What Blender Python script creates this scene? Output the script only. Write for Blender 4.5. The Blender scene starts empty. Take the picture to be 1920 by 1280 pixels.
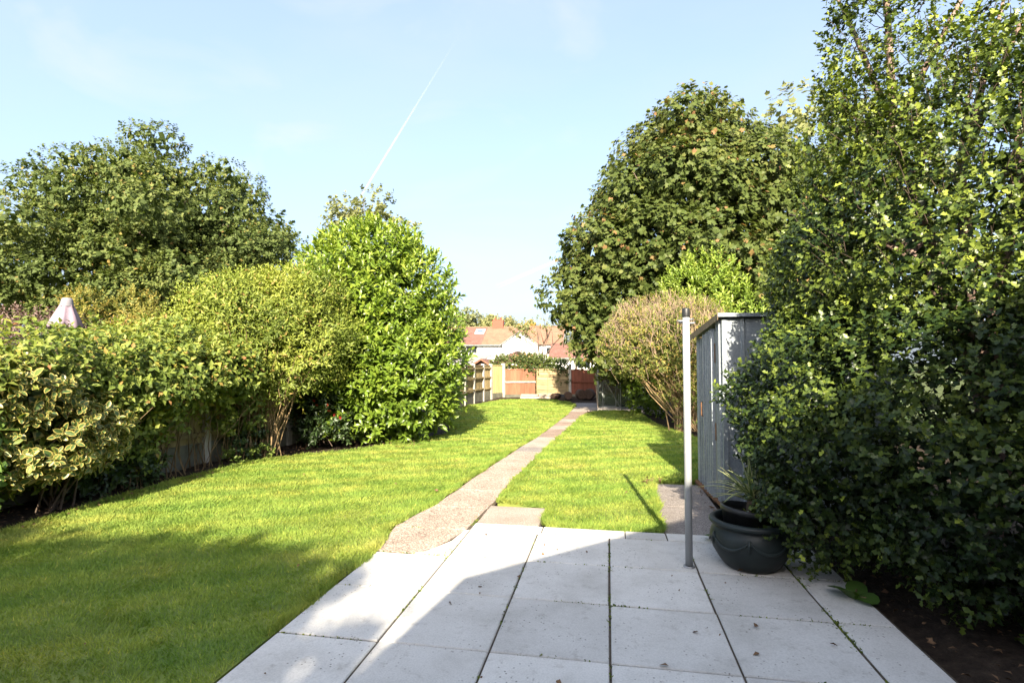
import bpy, math, random
import numpy as np
from mathutils import Vector, Matrix

random.seed(7)
rng = np.random.default_rng(11)
scene = bpy.context.scene
COL = scene.collection
R = math.radians

# ------------------------------------------------------------------ camera
CAM = np.array([0.0, 0.0, 1.42])
cd = bpy.data.cameras.new('camera')
cd.sensor_width = 36.0
cd.lens = 1010.0 / 1920.0 * 36.0
cd.clip_start = 0.05
cd.clip_end = 40000.0
cam = bpy.data.objects.new('camera', cd)
COL.objects.link(cam)
cam.location = CAM
cam.rotation_euler = (R(90 + 2.27), 0, R(10.1))
scene.camera = cam

# ------------------------------------------------------------------ light
SHADOW = np.array([-0.195, 1.70, -1.0])          # ground shift of a shadow per metre of height
sun_dir = -SHADOW / np.linalg.norm(SHADOW)
SUN_EL = math.asin(sun_dir[2])
SUN_ROT = math.atan2(sun_dir[0], sun_dir[1])
w = bpy.data.worlds.new('World')
scene.world = w
w.use_nodes = True
nt = w.node_tree
nt.nodes.clear()
sky = nt.nodes.new('ShaderNodeTexSky')
sky.sky_type = 'NISHITA'
sky.sun_disc = False
sky.sun_elevation = SUN_EL
sky.sun_rotation = SUN_ROT
sky.air_density = 0.9
sky.dust_density = 4.5
sky.ozone_density = 3.0
geo = nt.nodes.new('ShaderNodeTexCoord')
mp = nt.nodes.new('ShaderNodeMapping')
mp.inputs['Scale'].default_value = (1.2, 2.6, 4.0)
mp.inputs['Rotation'].default_value = (0.3, 0.2, 0.9)
nz = nt.nodes.new('ShaderNodeTexNoise')
nz.inputs['Scale'].default_value = 1.7
nz.inputs['Detail'].default_value = 5.0
nz.inputs['Roughness'].default_value = 0.55
cr = nt.nodes.new('ShaderNodeValToRGB')
cr.color_ramp.elements[0].position = 0.40
cr.color_ramp.elements[0].color = (0.42, 0.42, 0.42, 1)
cr.color_ramp.elements[1].position = 0.80
cr.color_ramp.elements[1].color = (0.62, 0.62, 0.62, 1)
mx = nt.nodes.new('ShaderNodeMix')
mx.data_type = 'RGBA'
mx.inputs['B'].default_value = (1.58, 1.79, 2.02, 1)
bg = nt.nodes.new('ShaderNodeBackground')
bg.inputs['Strength'].default_value = 0.15
wo = nt.nodes.new('ShaderNodeOutputWorld')
nt.links.new(geo.outputs['Generated'], mp.inputs['Vector'])
nt.links.new(mp.outputs['Vector'], nz.inputs['Vector'])
nt.links.new(nz.outputs['Fac'], cr.inputs['Fac'])
nt.links.new(cr.outputs['Color'], mx.inputs['Factor'])
nt.links.new(sky.outputs['Color'], mx.inputs['A'])
nz2 = nt.nodes.new('ShaderNodeTexNoise')           # thin cirrus wisps
nz2.inputs['Scale'].default_value = 2.3
nz2.inputs['Detail'].default_value = 6.0
nz2.inputs['Distortion'].default_value = 0.6
mp2 = nt.nodes.new('ShaderNodeMapping')
mp2.inputs['Location'].default_value = (3.1, 1.7, 0.4)
mp2.inputs['Rotation'].default_value = (0.2, 0.5, 0.5)
mp2.inputs['Scale'].default_value = (1.0, 2.2, 3.0)
cr2 = nt.nodes.new('ShaderNodeValToRGB')
cr2.color_ramp.elements[0].position = 0.50
cr2.color_ramp.elements[0].color = (0, 0, 0, 1)
cr2.color_ramp.elements[1].position = 0.78
cr2.color_ramp.elements[1].color = (0.55, 0.55, 0.55, 1)
mx2 = nt.nodes.new('ShaderNodeMix')
mx2.data_type = 'RGBA'
mx2.inputs['B'].default_value = (2.0, 2.0, 2.1, 1)
nt.links.new(geo.outputs['Generated'], mp2.inputs['Vector'])
nt.links.new(mp2.outputs['Vector'], nz2.inputs['Vector'])
nt.links.new(nz2.outputs['Fac'], cr2.inputs['Fac'])
nt.links.new(cr2.outputs['Color'], mx2.inputs['Factor'])
nt.links.new(mx.outputs['Result'], mx2.inputs['A'])
nt.links.new(mx2.outputs['Result'], bg.inputs['Color'])
nt.links.new(bg.outputs['Background'], wo.inputs['Surface'])

sl = bpy.data.lights.new('sun', 'SUN')
sl.energy = 5.0
sl.angle = R(0.55)
sl.color = (1.0, 0.885, 0.69)
sun = bpy.data.objects.new('sun', sl)
COL.objects.link(sun)
sun.rotation_mode = 'QUATERNION'
sun.rotation_quaternion = Vector(SHADOW).to_track_quat('-Z', 'Y')
sun.location = (3, -20, 14)

scene.view_settings.view_transform = 'Standard'
scene.view_settings.look = 'None'
scene.view_settings.exposure = 1.8
scene.view_settings.gamma = 1.0
scene.view_settings.use_curve_mapping = False
scene.render.engine = 'CYCLES'
cy = scene.cycles
cy.max_bounces = 6
cy.diffuse_bounces = 3
cy.glossy_bounces = 2
cy.transmission_bounces = 4
cy.transparent_max_bounces = 8
cy.caustics_reflective = False
cy.caustics_refractive = False
cy.use_denoising = True

# ------------------------------------------------------------------ materials
def new_mat(name):
    m = bpy.data.materials.new(name)
    m.use_nodes = True
    n = m.node_tree.nodes
    b = n['Principled BSDF']
    return m, m.node_tree, b

def ramp(nt, stops, fac=None, interp='LINEAR'):
    r = nt.nodes.new('ShaderNodeValToRGB')
    r.color_ramp.interpolation = interp
    els = r.color_ramp.elements
    while len(els) < len(stops):
        els.new(0.5)
    for e, (p, c) in zip(els, stops):
        e.position = p
        e.color = (c[0], c[1], c[2], 1)
    if fac is not None:
        nt.links.new(fac, r.inputs['Fac'])
    return r

def noise(nt, scale, detail=4, rough=0.55, vec=None, stretch=None):
    n = nt.nodes.new('ShaderNodeTexNoise')
    n.inputs['Scale'].default_value = scale
    n.inputs['Detail'].default_value = detail
    n.inputs['Roughness'].default_value = rough
    if vec is not None:
        if stretch:
            m = nt.nodes.new('ShaderNodeMapping')
            m.inputs['Scale'].default_value = stretch
            nt.links.new(vec, m.inputs['Vector'])
            vec = m.outputs['Vector']
        nt.links.new(vec, n.inputs['Vector'])
    return n

def position(nt):
    return nt.nodes.new('ShaderNodeNewGeometry').outputs['Position']

def mixc(nt, fac, a, b, mode='MIX'):
    m = nt.nodes.new('ShaderNodeMix')
    m.data_type = 'RGBA'
    m.blend_type = mode
    for s, v in (('Factor', fac), ('A', a), ('B', b)):
        if isinstance(v, (int, float)):
            m.inputs[s].default_value = v
        elif isinstance(v, tuple):
            m.inputs[s].default_value = (v[0], v[1], v[2], 1)
        else:
            nt.links.new(v, m.inputs[s])
    return m.outputs['Result']

def bump(nt, b, height, strength, dist=0.01):
    bp = nt.nodes.new('ShaderNodeBump')
    bp.inputs['Strength'].default_value = strength
    bp.inputs['Distance'].default_value = dist
    nt.links.new(height, bp.inputs['Height'])
    nt.links.new(bp.outputs['Normal'], b.inputs['Normal'])

def plain(name, c, rough=0.6, metal=0.0, var=0.15, scale=6.0, bumpy=0.0, spec=0.4, stretch=None):
    m, nt, b = new_mat(name)
    v = position(nt)
    n = noise(nt, scale, 5, 0.6, v, stretch)
    lo = tuple(x * (1 - var) for x in c)
    hi = tuple(min(1, x * (1 + var)) for x in c)
    r = ramp(nt, [(0.3, lo), (0.7, hi)], n.outputs['Fac'])
    oi = nt.nodes.new('ShaderNodeObjectInfo')
    k = nt.nodes.new('ShaderNodeMapRange')
    k.inputs['To Min'].default_value = 1 - var * 0.8
    k.inputs['To Max'].default_value = 1 + var * 0.5
    nt.links.new(oi.outputs['Random'], k.inputs['Value'])
    hs = nt.nodes.new('ShaderNodeHueSaturation')
    nt.links.new(k.outputs['Result'], hs.inputs['Value'])
    nt.links.new(r.outputs['Color'], hs.inputs['Color'])
    nt.links.new(hs.outputs['Color'], b.inputs['Base Color'])
    b.inputs['Roughness'].default_value = rough
    b.inputs['Metallic'].default_value = metal
    b.inputs['Specular IOR Level'].default_value = spec
    if bumpy:
        bump(nt, b, n.outputs['Fac'], bumpy, 0.01)
    return m

LEAF_GAIN = 1.3
def leafmat(name, stops, rough=0.45, spec=0.4, trans=0.28, edge=None, tcol=(1.25, 1.35, 0.55)):
    """leaf colour from the per-leaf attribute 'tint'; a little light passes through the blade"""
    m, nt, b = new_mat(name)
    a = nt.nodes.new('ShaderNodeAttribute')
    a.attribute_name = 'tint'
    r = ramp(nt, [(p, tuple(min(.6, x * LEAF_GAIN) for x in q)) for p, q in stops], a.outputs['Fac'])
    c = r.outputs['Color']
    if edge is not None:
        e = nt.nodes.new('ShaderNodeAttribute')
        e.attribute_name = 'edge'
        er = ramp(nt, [(0.28, (0, 0, 0)), (0.48, (1, 1, 1))], e.outputs['Fac'])
        c = mixc(nt, er.outputs['Color'], c, edge)
    nt.links.new(c, b.inputs['Base Color'])
    b.inputs['Roughness'].default_value = rough
    b.inputs['Specular IOR Level'].default_value = spec
    t = nt.nodes.new('ShaderNodeBsdfTranslucent')
    tc = mixc(nt, 1.0, c, tcol, 'MULTIPLY')
    nt.links.new(tc, t.inputs['Color'])
    ms = nt.nodes.new('ShaderNodeMixShader')
    ms.inputs['Fac'].default_value = trans
    out = nt.nodes['Material Output']
    nt.links.new(b.outputs['BSDF'], ms.inputs[1])
    nt.links.new(t.outputs['BSDF'], ms.inputs[2])
    nt.links.new(ms.outputs['Shader'], out.inputs['Surface'])
    return m

M = {}
# grass
def grass_mat(name, blade):
    m, nt, b = new_mat(name)
    v = position(nt)
    n1 = noise(nt, 0.9, 5, 0.65, v, (1, 1, 0))
    n2 = noise(nt, 7.0, 4, 0.6, v, (1, 1, 0))
    r1 = ramp(nt, [(0.30, (0.178, 0.268, 0.050)), (0.47, (0.215, 0.290, 0.058)), (0.62, (0.265, 0.305, 0.070)), (0.78, (0.33, 0.315, 0.11))], n1.outputs['Fac'])
    r2 = ramp(nt, [(0.33, (0.80, 0.87, 0.80)), (0.5, (1, 1, 1)), (0.68, (1.15, 1.10, 1.07))], n2.outputs['Fac'])
    c = mixc(nt, 1.0, r1.outputs['Color'], r2.outputs['Color'], 'MULTIPLY')
    # faint mowing stripes across the lawn
    wv = nt.nodes.new('ShaderNodeTexWave')
    wv.inputs['Scale'].default_value = 0.62
    wv.inputs['Distortion'].default_value = 1.1
    wv.inputs['Detail Scale'].default_value = 0.6
    mp = nt.nodes.new('ShaderNodeMapping')
    mp.inputs['Rotation'].default_value = (0, 0, R(62))
    nt.links.new(v, mp.inputs['Vector'])
    nt.links.new(mp.outputs['Vector'], wv.inputs['Vector'])
    rs = ramp(nt, [(0.25, (0.86, 0.92, 0.88)), (0.75, (1.12, 1.07, 1.05))], wv.outputs['Fac'])
    c = mixc(nt, 1.0, c, rs.outputs['Color'], 'MULTIPLY')
    if blade:
        a = nt.nodes.new('ShaderNodeAttribute')
        a.attribute_name = 'tint'
        rt = ramp(nt, [(0.0, (0.55, 0.68, 0.5)), (0.5, (1, 1, 1)), (0.9, (1.35, 1.25, 1.1)), (1.0, (2.0, 1.45, 1.5))], a.outputs['Fac'])
        c = mixc(nt, 1.0, c, rt.outputs['Color'], 'MULTIPLY')
    else:
        c = mixc(nt, 1.0, c, (0.62, 0.62, 0.60), 'MULTIPLY')
    nt.links.new(c, b.inputs['Base Color'])
    b.inputs['Roughness'].default_value = 0.7
    b.inputs['Specular IOR Level'].default_value = 0.2
    if blade:
        t = nt.nodes.new('ShaderNodeBsdfTranslucent')
        tc = mixc(nt, 1.0, c, (1.2, 1.3, 0.6), 'MULTIPLY')
        nt.links.new(tc, t.inputs['Color'])
        ms = nt.nodes.new('ShaderNodeMixShader')
        ms.inputs['Fac'].default_value = 0.35
        nt.links.new(b.outputs['BSDF'], ms.inputs[1])
        nt.links.new(t.outputs['BSDF'], ms.inputs[2])
        nt.links.new(ms.outputs['Shader'], nt.nodes['Material Output'].inputs['Surface'])
    else:
        bump(nt, b, n2.outputs['Fac'], 0.5, 0.02)
    return m
M['grass'] = grass_mat('grass_blade', True)
M['lawn'] = grass_mat('lawn_turf', False)

def soil_mat():
    m, nt, b = new_mat('soil')
    v = position(nt)
    n = noise(nt, 14, 8, 0.7, v)
    n2 = noise(nt, 60, 3, 0.6, v)
    r = ramp(nt, [(0.3, (0.018, 0.013, 0.010)), (0.55, (0.045, 0.032, 0.023)), (0.75, (0.09, 0.065, 0.045))], n.outputs['Fac'])
    nt.links.new(r.outputs['Color'], b.inputs['Base Color'])
    b.inputs['Roughness'].default_value = 0.95
    b.inputs['Specular IOR Level'].default_value = 0.15
    bump(nt, b, n2.outputs['Fac'], 0.8, 0.02)
    return m
M['soil'] = soil_mat()

def slab_mat():
    m, nt, b = new_mat('concrete_slab')
    v = position(nt)
    oi = nt.nodes.new('ShaderNodeObjectInfo')
    n1 = noise(nt, 2.4, 6, 0.65, v)
    n2 = noise(nt, 120, 2, 0.5, v)
    n3 = noise(nt, 11, 5, 0.75, v)
    r1 = ramp(nt, [(0.28, (0.45, 0.43, 0.395)), (0.5, (0.56, 0.54, 0.505)), (0.72, (0.62, 0.60, 0.565))], n1.outputs['Fac'])
    r2 = ramp(nt, [(0.35, (0.90, 0.90, 0.90)), (0.6, (1.03, 1.03, 1.03))], n2.outputs['Fac'])
    r3 = ramp(nt, [(0.30, (0.72, 0.70, 0.68)), (0.44, (1, 1, 1))], n3.outputs['Fac'])
    c = mixc(nt, 1.0, r1.outputs['Color'], r2.outputs['Color'], 'MULTIPLY')
    c = mixc(nt, 0.8, c, r3.outputs['Color'], 'MULTIPLY')
    # small dark lichen spots
    vo = nt.nodes.new('ShaderNodeTexVoronoi')
    vo.inputs['Scale'].default_value = 34
    nt.links.new(v, vo.inputs['Vector'])
    ns = noise(nt, 3.3, 2, 0.5, v)
    ma = nt.nodes.new('ShaderNodeMath'); ma.operation = 'MULTIPLY'
    rs = ramp(nt, [(0.13, (1, 1, 1)), (0.20, (0, 0, 0))], vo.outputs['Distance'])
    rn = ramp(nt, [(0.46, (0, 0, 0)), (0.60, (1, 1, 1))], ns.outputs['Fac'])
    nt.links.new(rs.outputs['Color'], ma.inputs[0]); nt.links.new(rn.outputs['Color'], ma.inputs[1])
    mb = nt.nodes.new('ShaderNodeMath'); mb.operation = 'MULTIPLY'; mb.inputs[1].default_value = 0.7
    nt.links.new(ma.outputs[0], mb.inputs[0])
    c = mixc(nt, mb.outputs[0], c, (0.10, 0.09, 0.075))
    k = nt.nodes.new('ShaderNodeMapRange')
    k.inputs['To Min'].default_value = 0.84; k.inputs['To Max'].default_value = 1.07
    nt.links.new(oi.outputs['Random'], k.inputs['Value'])
    hs = nt.nodes.new('ShaderNodeHueSaturation')
    nt.links.new(k.outputs['Result'], hs.inputs['Value']); nt.links.new(c, hs.inputs['Color'])
    nt.links.new(hs.outputs['Color'], b.inputs['Base Color'])
    b.inputs['Roughness'].default_value = 0.85
    b.inputs['Specular IOR Level'].default_value = 0.25
    bump(nt, b, n2.outputs['Fac'], 0.25, 0.004)
    return m
M['slab'] = slab_mat()

def aggregate_mat(name, a, b2, c2, scale=95):
    m, nt, b = new_mat(name)
    v = position(nt)
    vo = nt.nodes.new('ShaderNodeTexVoronoi')
    vo.inputs['Scale'].default_value = scale
    nt.links.new(v, vo.inputs['Vector'])
    sp = nt.nodes.new('ShaderNodeSeparateColor')
    nt.links.new(vo.outputs['Color'], sp.inputs['Color'])
    r = ramp(nt, [(0.0, a), (0.35, b2), (0.8, c2), (1.0, tuple(min(1, x * 1.25) for x in c2))], sp.outputs[0])
    n = noise(nt, 3, 5, 0.6, v)
    rn = ramp(nt, [(0.3, (0.8, 0.78, 0.75)), (0.7, (1.1, 1.1, 1.1))], n.outputs['Fac'])
    c = mixc(nt, 1.0, r.outputs['Color'], rn.outputs['Color'], 'MULTIPLY')
    rd = ramp(nt, [(0.3, (1, 1, 1)), (0.75, (0.6, 0.57, 0.55))], vo.outputs['Distance'])
    c = mixc(nt, 1.0, c, rd.outputs['Color'], 'MULTIPLY')
    nt.links.new(c, b.inputs['Base Color'])
    b.inputs['Roughness'].default_value = 0.85
    b.inputs['Specular IOR Level'].default_value = 0.25
    iv = nt.nodes.new('ShaderNodeMath'); iv.operation = 'SUBTRACT'; iv.inputs[0].default_value = 1.0
    nt.links.new(vo.outputs['Distance'], iv.inputs[1])
    bump(nt, b, iv.outputs[0], 0.7, 0.006)
    return m
M['aggregate'] = aggregate_mat('pebble_aggregate', (0.22, 0.16, 0.13), (0.39, 0.31, 0.255), (0.50, 0.42, 0.355))
M['pink_slab'] = aggregate_mat('pink_concrete', (0.26, 0.185, 0.145), (0.31, 0.232, 0.185), (0.35, 0.27, 0.225), 160)
M['pale_slab'] = aggregate_mat('pale_concrete', (0.36, 0.30, 0.25), (0.42, 0.36, 0.31), (0.46, 0.40, 0.35), 160)
M['old_concrete'] = aggregate_mat('weathered_concrete', (0.17, 0.15, 0.14), (0.29, 0.26, 0.245), (0.34, 0.31, 0.29), 130)

def galv_mat():
    m, nt, b = new_mat('galvanised_sheet')
    tc = nt.nodes.new('ShaderNodeTexCoord')
    v = tc.outputs['Object']
    vo = nt.nodes.new('ShaderNodeTexVoronoi'); vo.inputs['Scale'].default_value = 70
    nt.links.new(v, vo.inputs['Vector'])
    sp = nt.nodes.new('ShaderNodeSeparateColor'); nt.links.new(vo.outputs['Color'], sp.inputs['Color'])
    r = ramp(nt, [(0.0, (0.245, 0.275, 0.31)), (0.6, (0.285, 0.32, 0.355)), (1.0, (0.325, 0.36, 0.39))], sp.outputs[0])
    n = noise(nt, 9, 6, 0.7, v, (1, 1, 0.12))
    rn = ramp(nt, [(0.32, (0.70, 0.70, 0.70)), (0.6, (1.12, 1.12, 1.12))], n.outputs['Fac'])
    c = mixc(nt, 1.0, r.outputs['Color'], rn.outputs['Color'], 'MULTIPLY')
    nr = noise(nt, 6.5, 6, 0.75, v, (1, 1, 0.55))
    rr = ramp(nt, [(0.66, (0, 0, 0)), (0.74, (1, 1, 1))], nr.outputs['Fac'])
    c = mixc(nt, rr.outputs['Color'], c, (0.20, 0.085, 0.035))
    nt.links.new(c, b.inputs['Base Color'])
    b.inputs['Metallic'].default_value = 0.25
    b.inputs['Roughness'].default_value = 0.5
    bump(nt, b, n.outputs['Fac'], 0.15, 0.005)
    return m
M['galv'] = galv_mat()
M['rust'] = plain('rusty_steel', (0.20, 0.095, 0.045), 0.85, 0.1, 0.45, 25, 0.3)
M['roof_edge'] = plain('rusted_roof_lip', (0.30, 0.215, 0.13), 0.7, 0.2, 0.35, 18, 0.2)
M['post_paint'] = plain('pale_grey_paint', (0.31, 0.325, 0.335), 0.42, 0.1, 0.06, 12, 0.03)
M['black_plastic'] = plain('black_plastic', (0.022, 0.023, 0.025), 0.45, 0, 0.2, 10, 0.0)
M['green_glaze'] = plain('dark_green_plastic', (0.016, 0.024, 0.024), 0.5, 0, 0.3, 9, 0.05, 0.35)
M['hook_steel'] = plain('grey_steel', (0.30, 0.30, 0.30), 0.45, 0.6, 0.2, 30)
M['bark'] = plain('bark', (0.115, 0.085, 0.065), 0.9, 0, 0.4, 18, 0.6, 0.2, (1, 1, 0.3))
M['pink_bark'] = plain('holly_bark', (0.25, 0.17, 0.14), 0.75, 0, 0.3, 14, 0.3, 0.3)
M['dry_twig'] = plain('dry_twig', (0.28, 0.20, 0.145), 0.85, 0, 0.3, 5, 0.0, 0.2)
M['tan_stem'] = plain('tan_stem', (0.20, 0.14, 0.075), 0.85, 0, 0.35, 9, 0.2, 0.2)
M['concrete_post'] = plain('concrete_post', (0.42, 0.39, 0.34), 0.9, 0, 0.2, 7, 0.2, 0.2)
M['gravel_board'] = plain('concrete_gravel_board', (0.15, 0.145, 0.11), 0.9, 0, 0.3, 5, 0.2, 0.2)
M['plank_tan'] = plain('treated_plank', (0.29, 0.225, 0.115), 0.85, 0, 0.35, 9, 0.2, 0.2, (1, 1, 0.15))
M['plank_yellow'] = plain('new_yellow_plank', (0.42, 0.35, 0.165), 0.85, 0, 0.2, 9, 0.2, 0.2, (1, 1, 0.15))
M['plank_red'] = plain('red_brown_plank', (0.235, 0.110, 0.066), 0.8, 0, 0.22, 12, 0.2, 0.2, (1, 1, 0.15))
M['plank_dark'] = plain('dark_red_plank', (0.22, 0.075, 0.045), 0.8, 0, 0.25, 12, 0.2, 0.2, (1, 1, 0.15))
M['lap_slat'] = plain('weathered_lap_slat', (0.31, 0.235, 0.13), 0.85, 0, 0.25, 10, 0.2, 0.2, (0.2, 0.2, 1))
M['sleeper'] = plain('pale_timber', (0.38, 0.31, 0.25), 0.9, 0, 0.25, 12, 0.3, 0.2)
M['log'] = plain('old_log', (0.095, 0.06, 0.045), 0.9, 0, 0.4, 14, 0.5, 0.2)
M['log_end'] = plain('log_end', (0.10, 0.062, 0.044), 0.9, 0, 0.3, 14, 0.3, 0.2)
M['alu'] = plain('dull_aluminium', (0.42, 0.43, 0.43), 0.45, 0.5, 0.15, 10)
M['kerb'] = plain('pale_kerb', (0.50, 0.45, 0.40), 0.9, 0, 0.2, 12, 0.2, 0.2)
M['render_white'] = plain('white_render', (0.80, 0.79, 0.77), 0.85, 0, 0.04, 2, 0.05, 0.2)
M['brick'] = plain('brick', (0.22, 0.075, 0.05), 0.85, 0, 0.25, 12, 0.3, 0.2)
M['grey_roof'] = plain('grey_felt_roof', (0.24, 0.225, 0.21), 0.8, 0, 0.12, 3, 0, 0.2)
M['frame_white'] = plain('white_frame', (0.75, 0.75, 0.74), 0.5, 0, 0.05, 5)
M['frame_grey'] = plain('grey_frame', (0.20, 0.21, 0.21), 0.5, 0, 0.1, 5)
M['brown_wood'] = plain('brown_stained_wood', (0.20, 0.085, 0.05), 0.75, 0, 0.25, 8, 0.2)
M['dark_wood'] = plain('dark_stained_wood', (0.055, 0.032, 0.025), 0.8, 0, 0.25, 8, 0.2)
M['parasol'] = plain('faded_pink_canvas', (0.27, 0.205, 0.25), 0.85, 0, 0.12, 3, 0.1, 0.2)
M['parasol_cap'] = plain('faded_grey_canvas', (0.21, 0.20, 0.22), 0.85, 0, 0.12, 3, 0.1, 0.2)
M['debris'] = plain('dead_leaf', (0.17, 0.10, 0.055), 0.9, 0, 0.5, 30, 0, 0.2)
M['joint'] = plain('dirty_joint', (0.075, 0.062, 0.048), 0.95, 0, 0.4, 20, 0.3, 0.1)
M['cement'] = plain('pale_cement', (0.55, 0.50, 0.43), 0.9, 0, 0.12, 9, 0.2, 0.2)
M['ground'] = plain('rough_ground', (0.07, 0.085, 0.03), 0.95, 0, 0.4, 0.6, 0.2, 0.1)

def tile_mat(name, c):
    m, nt, b = new_mat(name)
    tc = nt.nodes.new('ShaderNodeTexCoord')
    v = tc.outputs['Object']
    n = noise(nt, 1.6, 6, 0.7, v)
    n2 = noise(nt, 9, 3, 0.6, v)
    r = ramp(nt, [(0.3, tuple(x * 0.78 for x in c)), (0.7, tuple(x * 1.2 for x in c))], n.outputs['Fac'])
    r2 = ramp(nt, [(0.35, (0.8, 0.8, 0.8)), (0.65, (1.15, 1.12, 1.05))], n2.outputs['Fac'])
    cc = mixc(nt, 1.0, r.outputs['Color'], r2.outputs['Color'], 'MULTIPLY')
    nt.links.new(cc, b.inputs['Base Color'])
    b.inputs['Roughness'].default_value = 0.85
    b.inputs['Specular IOR Level'].default_value = 0.2
    return m
M['tile_red'] = tile_mat('red_clay_tile', (0.170, 0.090, 0.075))
M['tile_orange'] = tile_mat('orange_clay_tile', (0.225, 0.128, 0.090))

def glass_mat(name, tint, alpha):
    m, nt, b = new_mat(name)
    b.inputs['Base Color'].default_value = (*tint, 1)
    b.inputs['Roughness'].default_value = 0.08
    b.inputs['Specular IOR Level'].default_value = 0.35
    t = nt.nodes.new('ShaderNodeBsdfTransparent')
    t.inputs['Color'].default_value = (0.75, 0.80, 0.77, 1)
    ms = nt.nodes.new('ShaderNodeMixShader')
    ms.inputs['Fac'].default_value = alpha
    nt.links.new(t.outputs['BSDF'], ms.inputs[1])
    nt.links.new(b.outputs['BSDF'], ms.inputs[2])
    nt.links.new(ms.outputs['Shader'], nt.nodes['Material Output'].inputs['Surface'])
    return m
M['old_glass'] = glass_mat('grimy_glass', (0.13, 0.15, 0.14), 0.55)
M['window_glass'] = glass_mat('window_glass', (0.02, 0.025, 0.03), 0.92)
M['sky_glass'] = glass_mat('skylight_glass', (0.10, 0.14, 0.22), 0.97)

def trail_mat():
    m, nt, b = new_mat('ice_trail')
    nt.nodes.remove(b)
    d = nt.nodes.new('ShaderNodeBsdfDiffuse'); d.inputs['Color'].default_value = (0.95, 0.95, 0.95, 1)
    t = nt.nodes.new('ShaderNodeBsdfTransparent')
    a = nt.nodes.new('ShaderNodeAttribute'); a.attribute_name = 'tint'
    tl = nt.nodes.new('ShaderNodeBsdfTranslucent'); tl.inputs['Color'].default_value = (0.95, 0.95, 0.95, 1)
    ad = nt.nodes.new('ShaderNodeMixShader'); ad.inputs['Fac'].default_value = 0.5
    nt.links.new(d.outputs['BSDF'], ad.inputs[1]); nt.links.new(tl.outputs['BSDF'], ad.inputs[2])
    ms = nt.nodes.new('ShaderNodeMixShader')
    nt.links.new(a.outputs['Fac'], ms.inputs['Fac'])
    nt.links.new(t.outputs['BSDF'], ms.inputs[1]); nt.links.new(ad.outputs['Shader'], ms.inputs[2])
    nt.links.new(ms.outputs['Shader'], nt.nodes['Material Output'].inputs['Surface'])
    return m
M['trail'] = trail_mat()

# leaves
G3 = lambda a, b, c: [(0.0, a), (0.55, b), (1.0, c)]
M['leaf_sycamore'] = leafmat('sycamore_leaf', [(0, (0.024, 0.038, 0.010)), (0.45, (0.058, 0.078, 0.019)), (0.85, (0.108, 0.115, 0.030)), (0.93, (0.145, 0.105, 0.038)), (1, (0.21, 0.11, 0.055))], 0.5, 0.15, 0.22)
M['leaf_syc_left'] = leafmat('broad_tree_leaf', [(0, (0.026, 0.040, 0.011)), (0.5, (0.070, 0.094, 0.027)), (0.90, (0.128, 0.142, 0.038)), (1, (0.22, 0.14, 0.045))], 0.55, 0.15, 0.25)
M['leaf_holly'] = leafmat('holly_leaf', [(0, (0.007, 0.015, 0.004)), (0.35, (0.017, 0.032, 0.008)), (0.62, (0.072, 0.100, 0.016)), (0.82, (0.150, 0.182, 0.028)), (0.93, (0.22, 0.26, 0.035)), (1, (0.26, 0.31, 0.05))], 0.36, 0.26, 0.14)
M['leaf_laurel'] = leafmat('laurel_leaf', [(0, (0.030, 0.060, 0.008)), (0.5, (0.105, 0.160, 0.018)), (0.85, (0.19, 0.235, 0.030)), (1, (0.28, 0.28, 0.045))], 0.33, 0.42, 0.27)
M['leaf_laurel_pale'] = leafmat('young_laurel_leaf', G3((0.075, 0.125, 0.022), (0.165, 0.225, 0.036), (0.27, 0.30, 0.06)), 0.38, 0.35, 0.3)
M['leaf_hedge'] = leafmat('hedge_leaf', [(0, (0.032, 0.056, 0.011)), (0.5, (0.105, 0.142, 0.027)), (0.85, (0.195, 0.218, 0.040)), (0.95, (0.28, 0.24, 0.05)), (1, (0.26, 0.12, 0.05))], 0.5, 0.3, 0.3)
M['leaf_forsythia'] = leafmat('lime_leaf', [(0, (0.048, 0.072, 0.012)), (0.5, (0.140, 0.175, 0.028)), (0.88, (0.235, 0.255, 0.044)), (1, (0.30, 0.19, 0.07))], 0.5, 0.3, 0.32)
M['leaf_ivy'] = leafmat('climber_leaf', [(0, (0.022, 0.036, 0.010)), (0.5, (0.060, 0.080, 0.020)), (0.85, (0.11, 0.13, 0.032)), (1, (0.22, 0.12, 0.05))], 0.45, 0.3, 0.22)
M['leaf_variegated'] = leafmat('variegated_leaf', [(0, (0.035, 0.065, 0.020)), (0.5, (0.070, 0.110, 0.030)), (0.8, (0.15, 0.18, 0.05)), (1, (0.45, 0.36, 0.08))], 0.38, 0.4, 0.25, (0.40, 0.335, 0.10))
M['leaf_broad'] = leafmat('broad_leaf', G3((0.035, 0.075, 0.016), (0.080, 0.140, 0.024), (0.150, 0.210, 0.05)), 0.38, 0.45, 0.28)
M['leaf_dark'] = leafmat('dark_shrub_leaf', G3((0.016, 0.030, 0.010), (0.034, 0.058, 0.018), (0.070, 0.100, 0.03)), 0.4, 0.45, 0.2)
M['leaf_red'] = leafmat('red_leaf', G3((0.20, 0.02, 0.02), (0.38, 0.04, 0.03), (0.5, 0.10, 0.06)), 0.4, 0.45, 0.3, None, (1.3, 0.6, 0.5))
M['leaf_purple'] = leafmat('purple_brown_leaf', G3((0.060, 0.036, 0.036), (0.120, 0.078, 0.068), (0.18, 0.135, 0.09)), 0.55, 0.3, 0.22, None, (1.3, 0.9, 0.7))
M['leaf_gold'] = leafmat('yellowing_leaf', G3((0.08, 0.09, 0.02), (0.19, 0.17, 0.035), (0.32, 0.20, 0.05)), 0.5, 0.3, 0.3)
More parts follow.
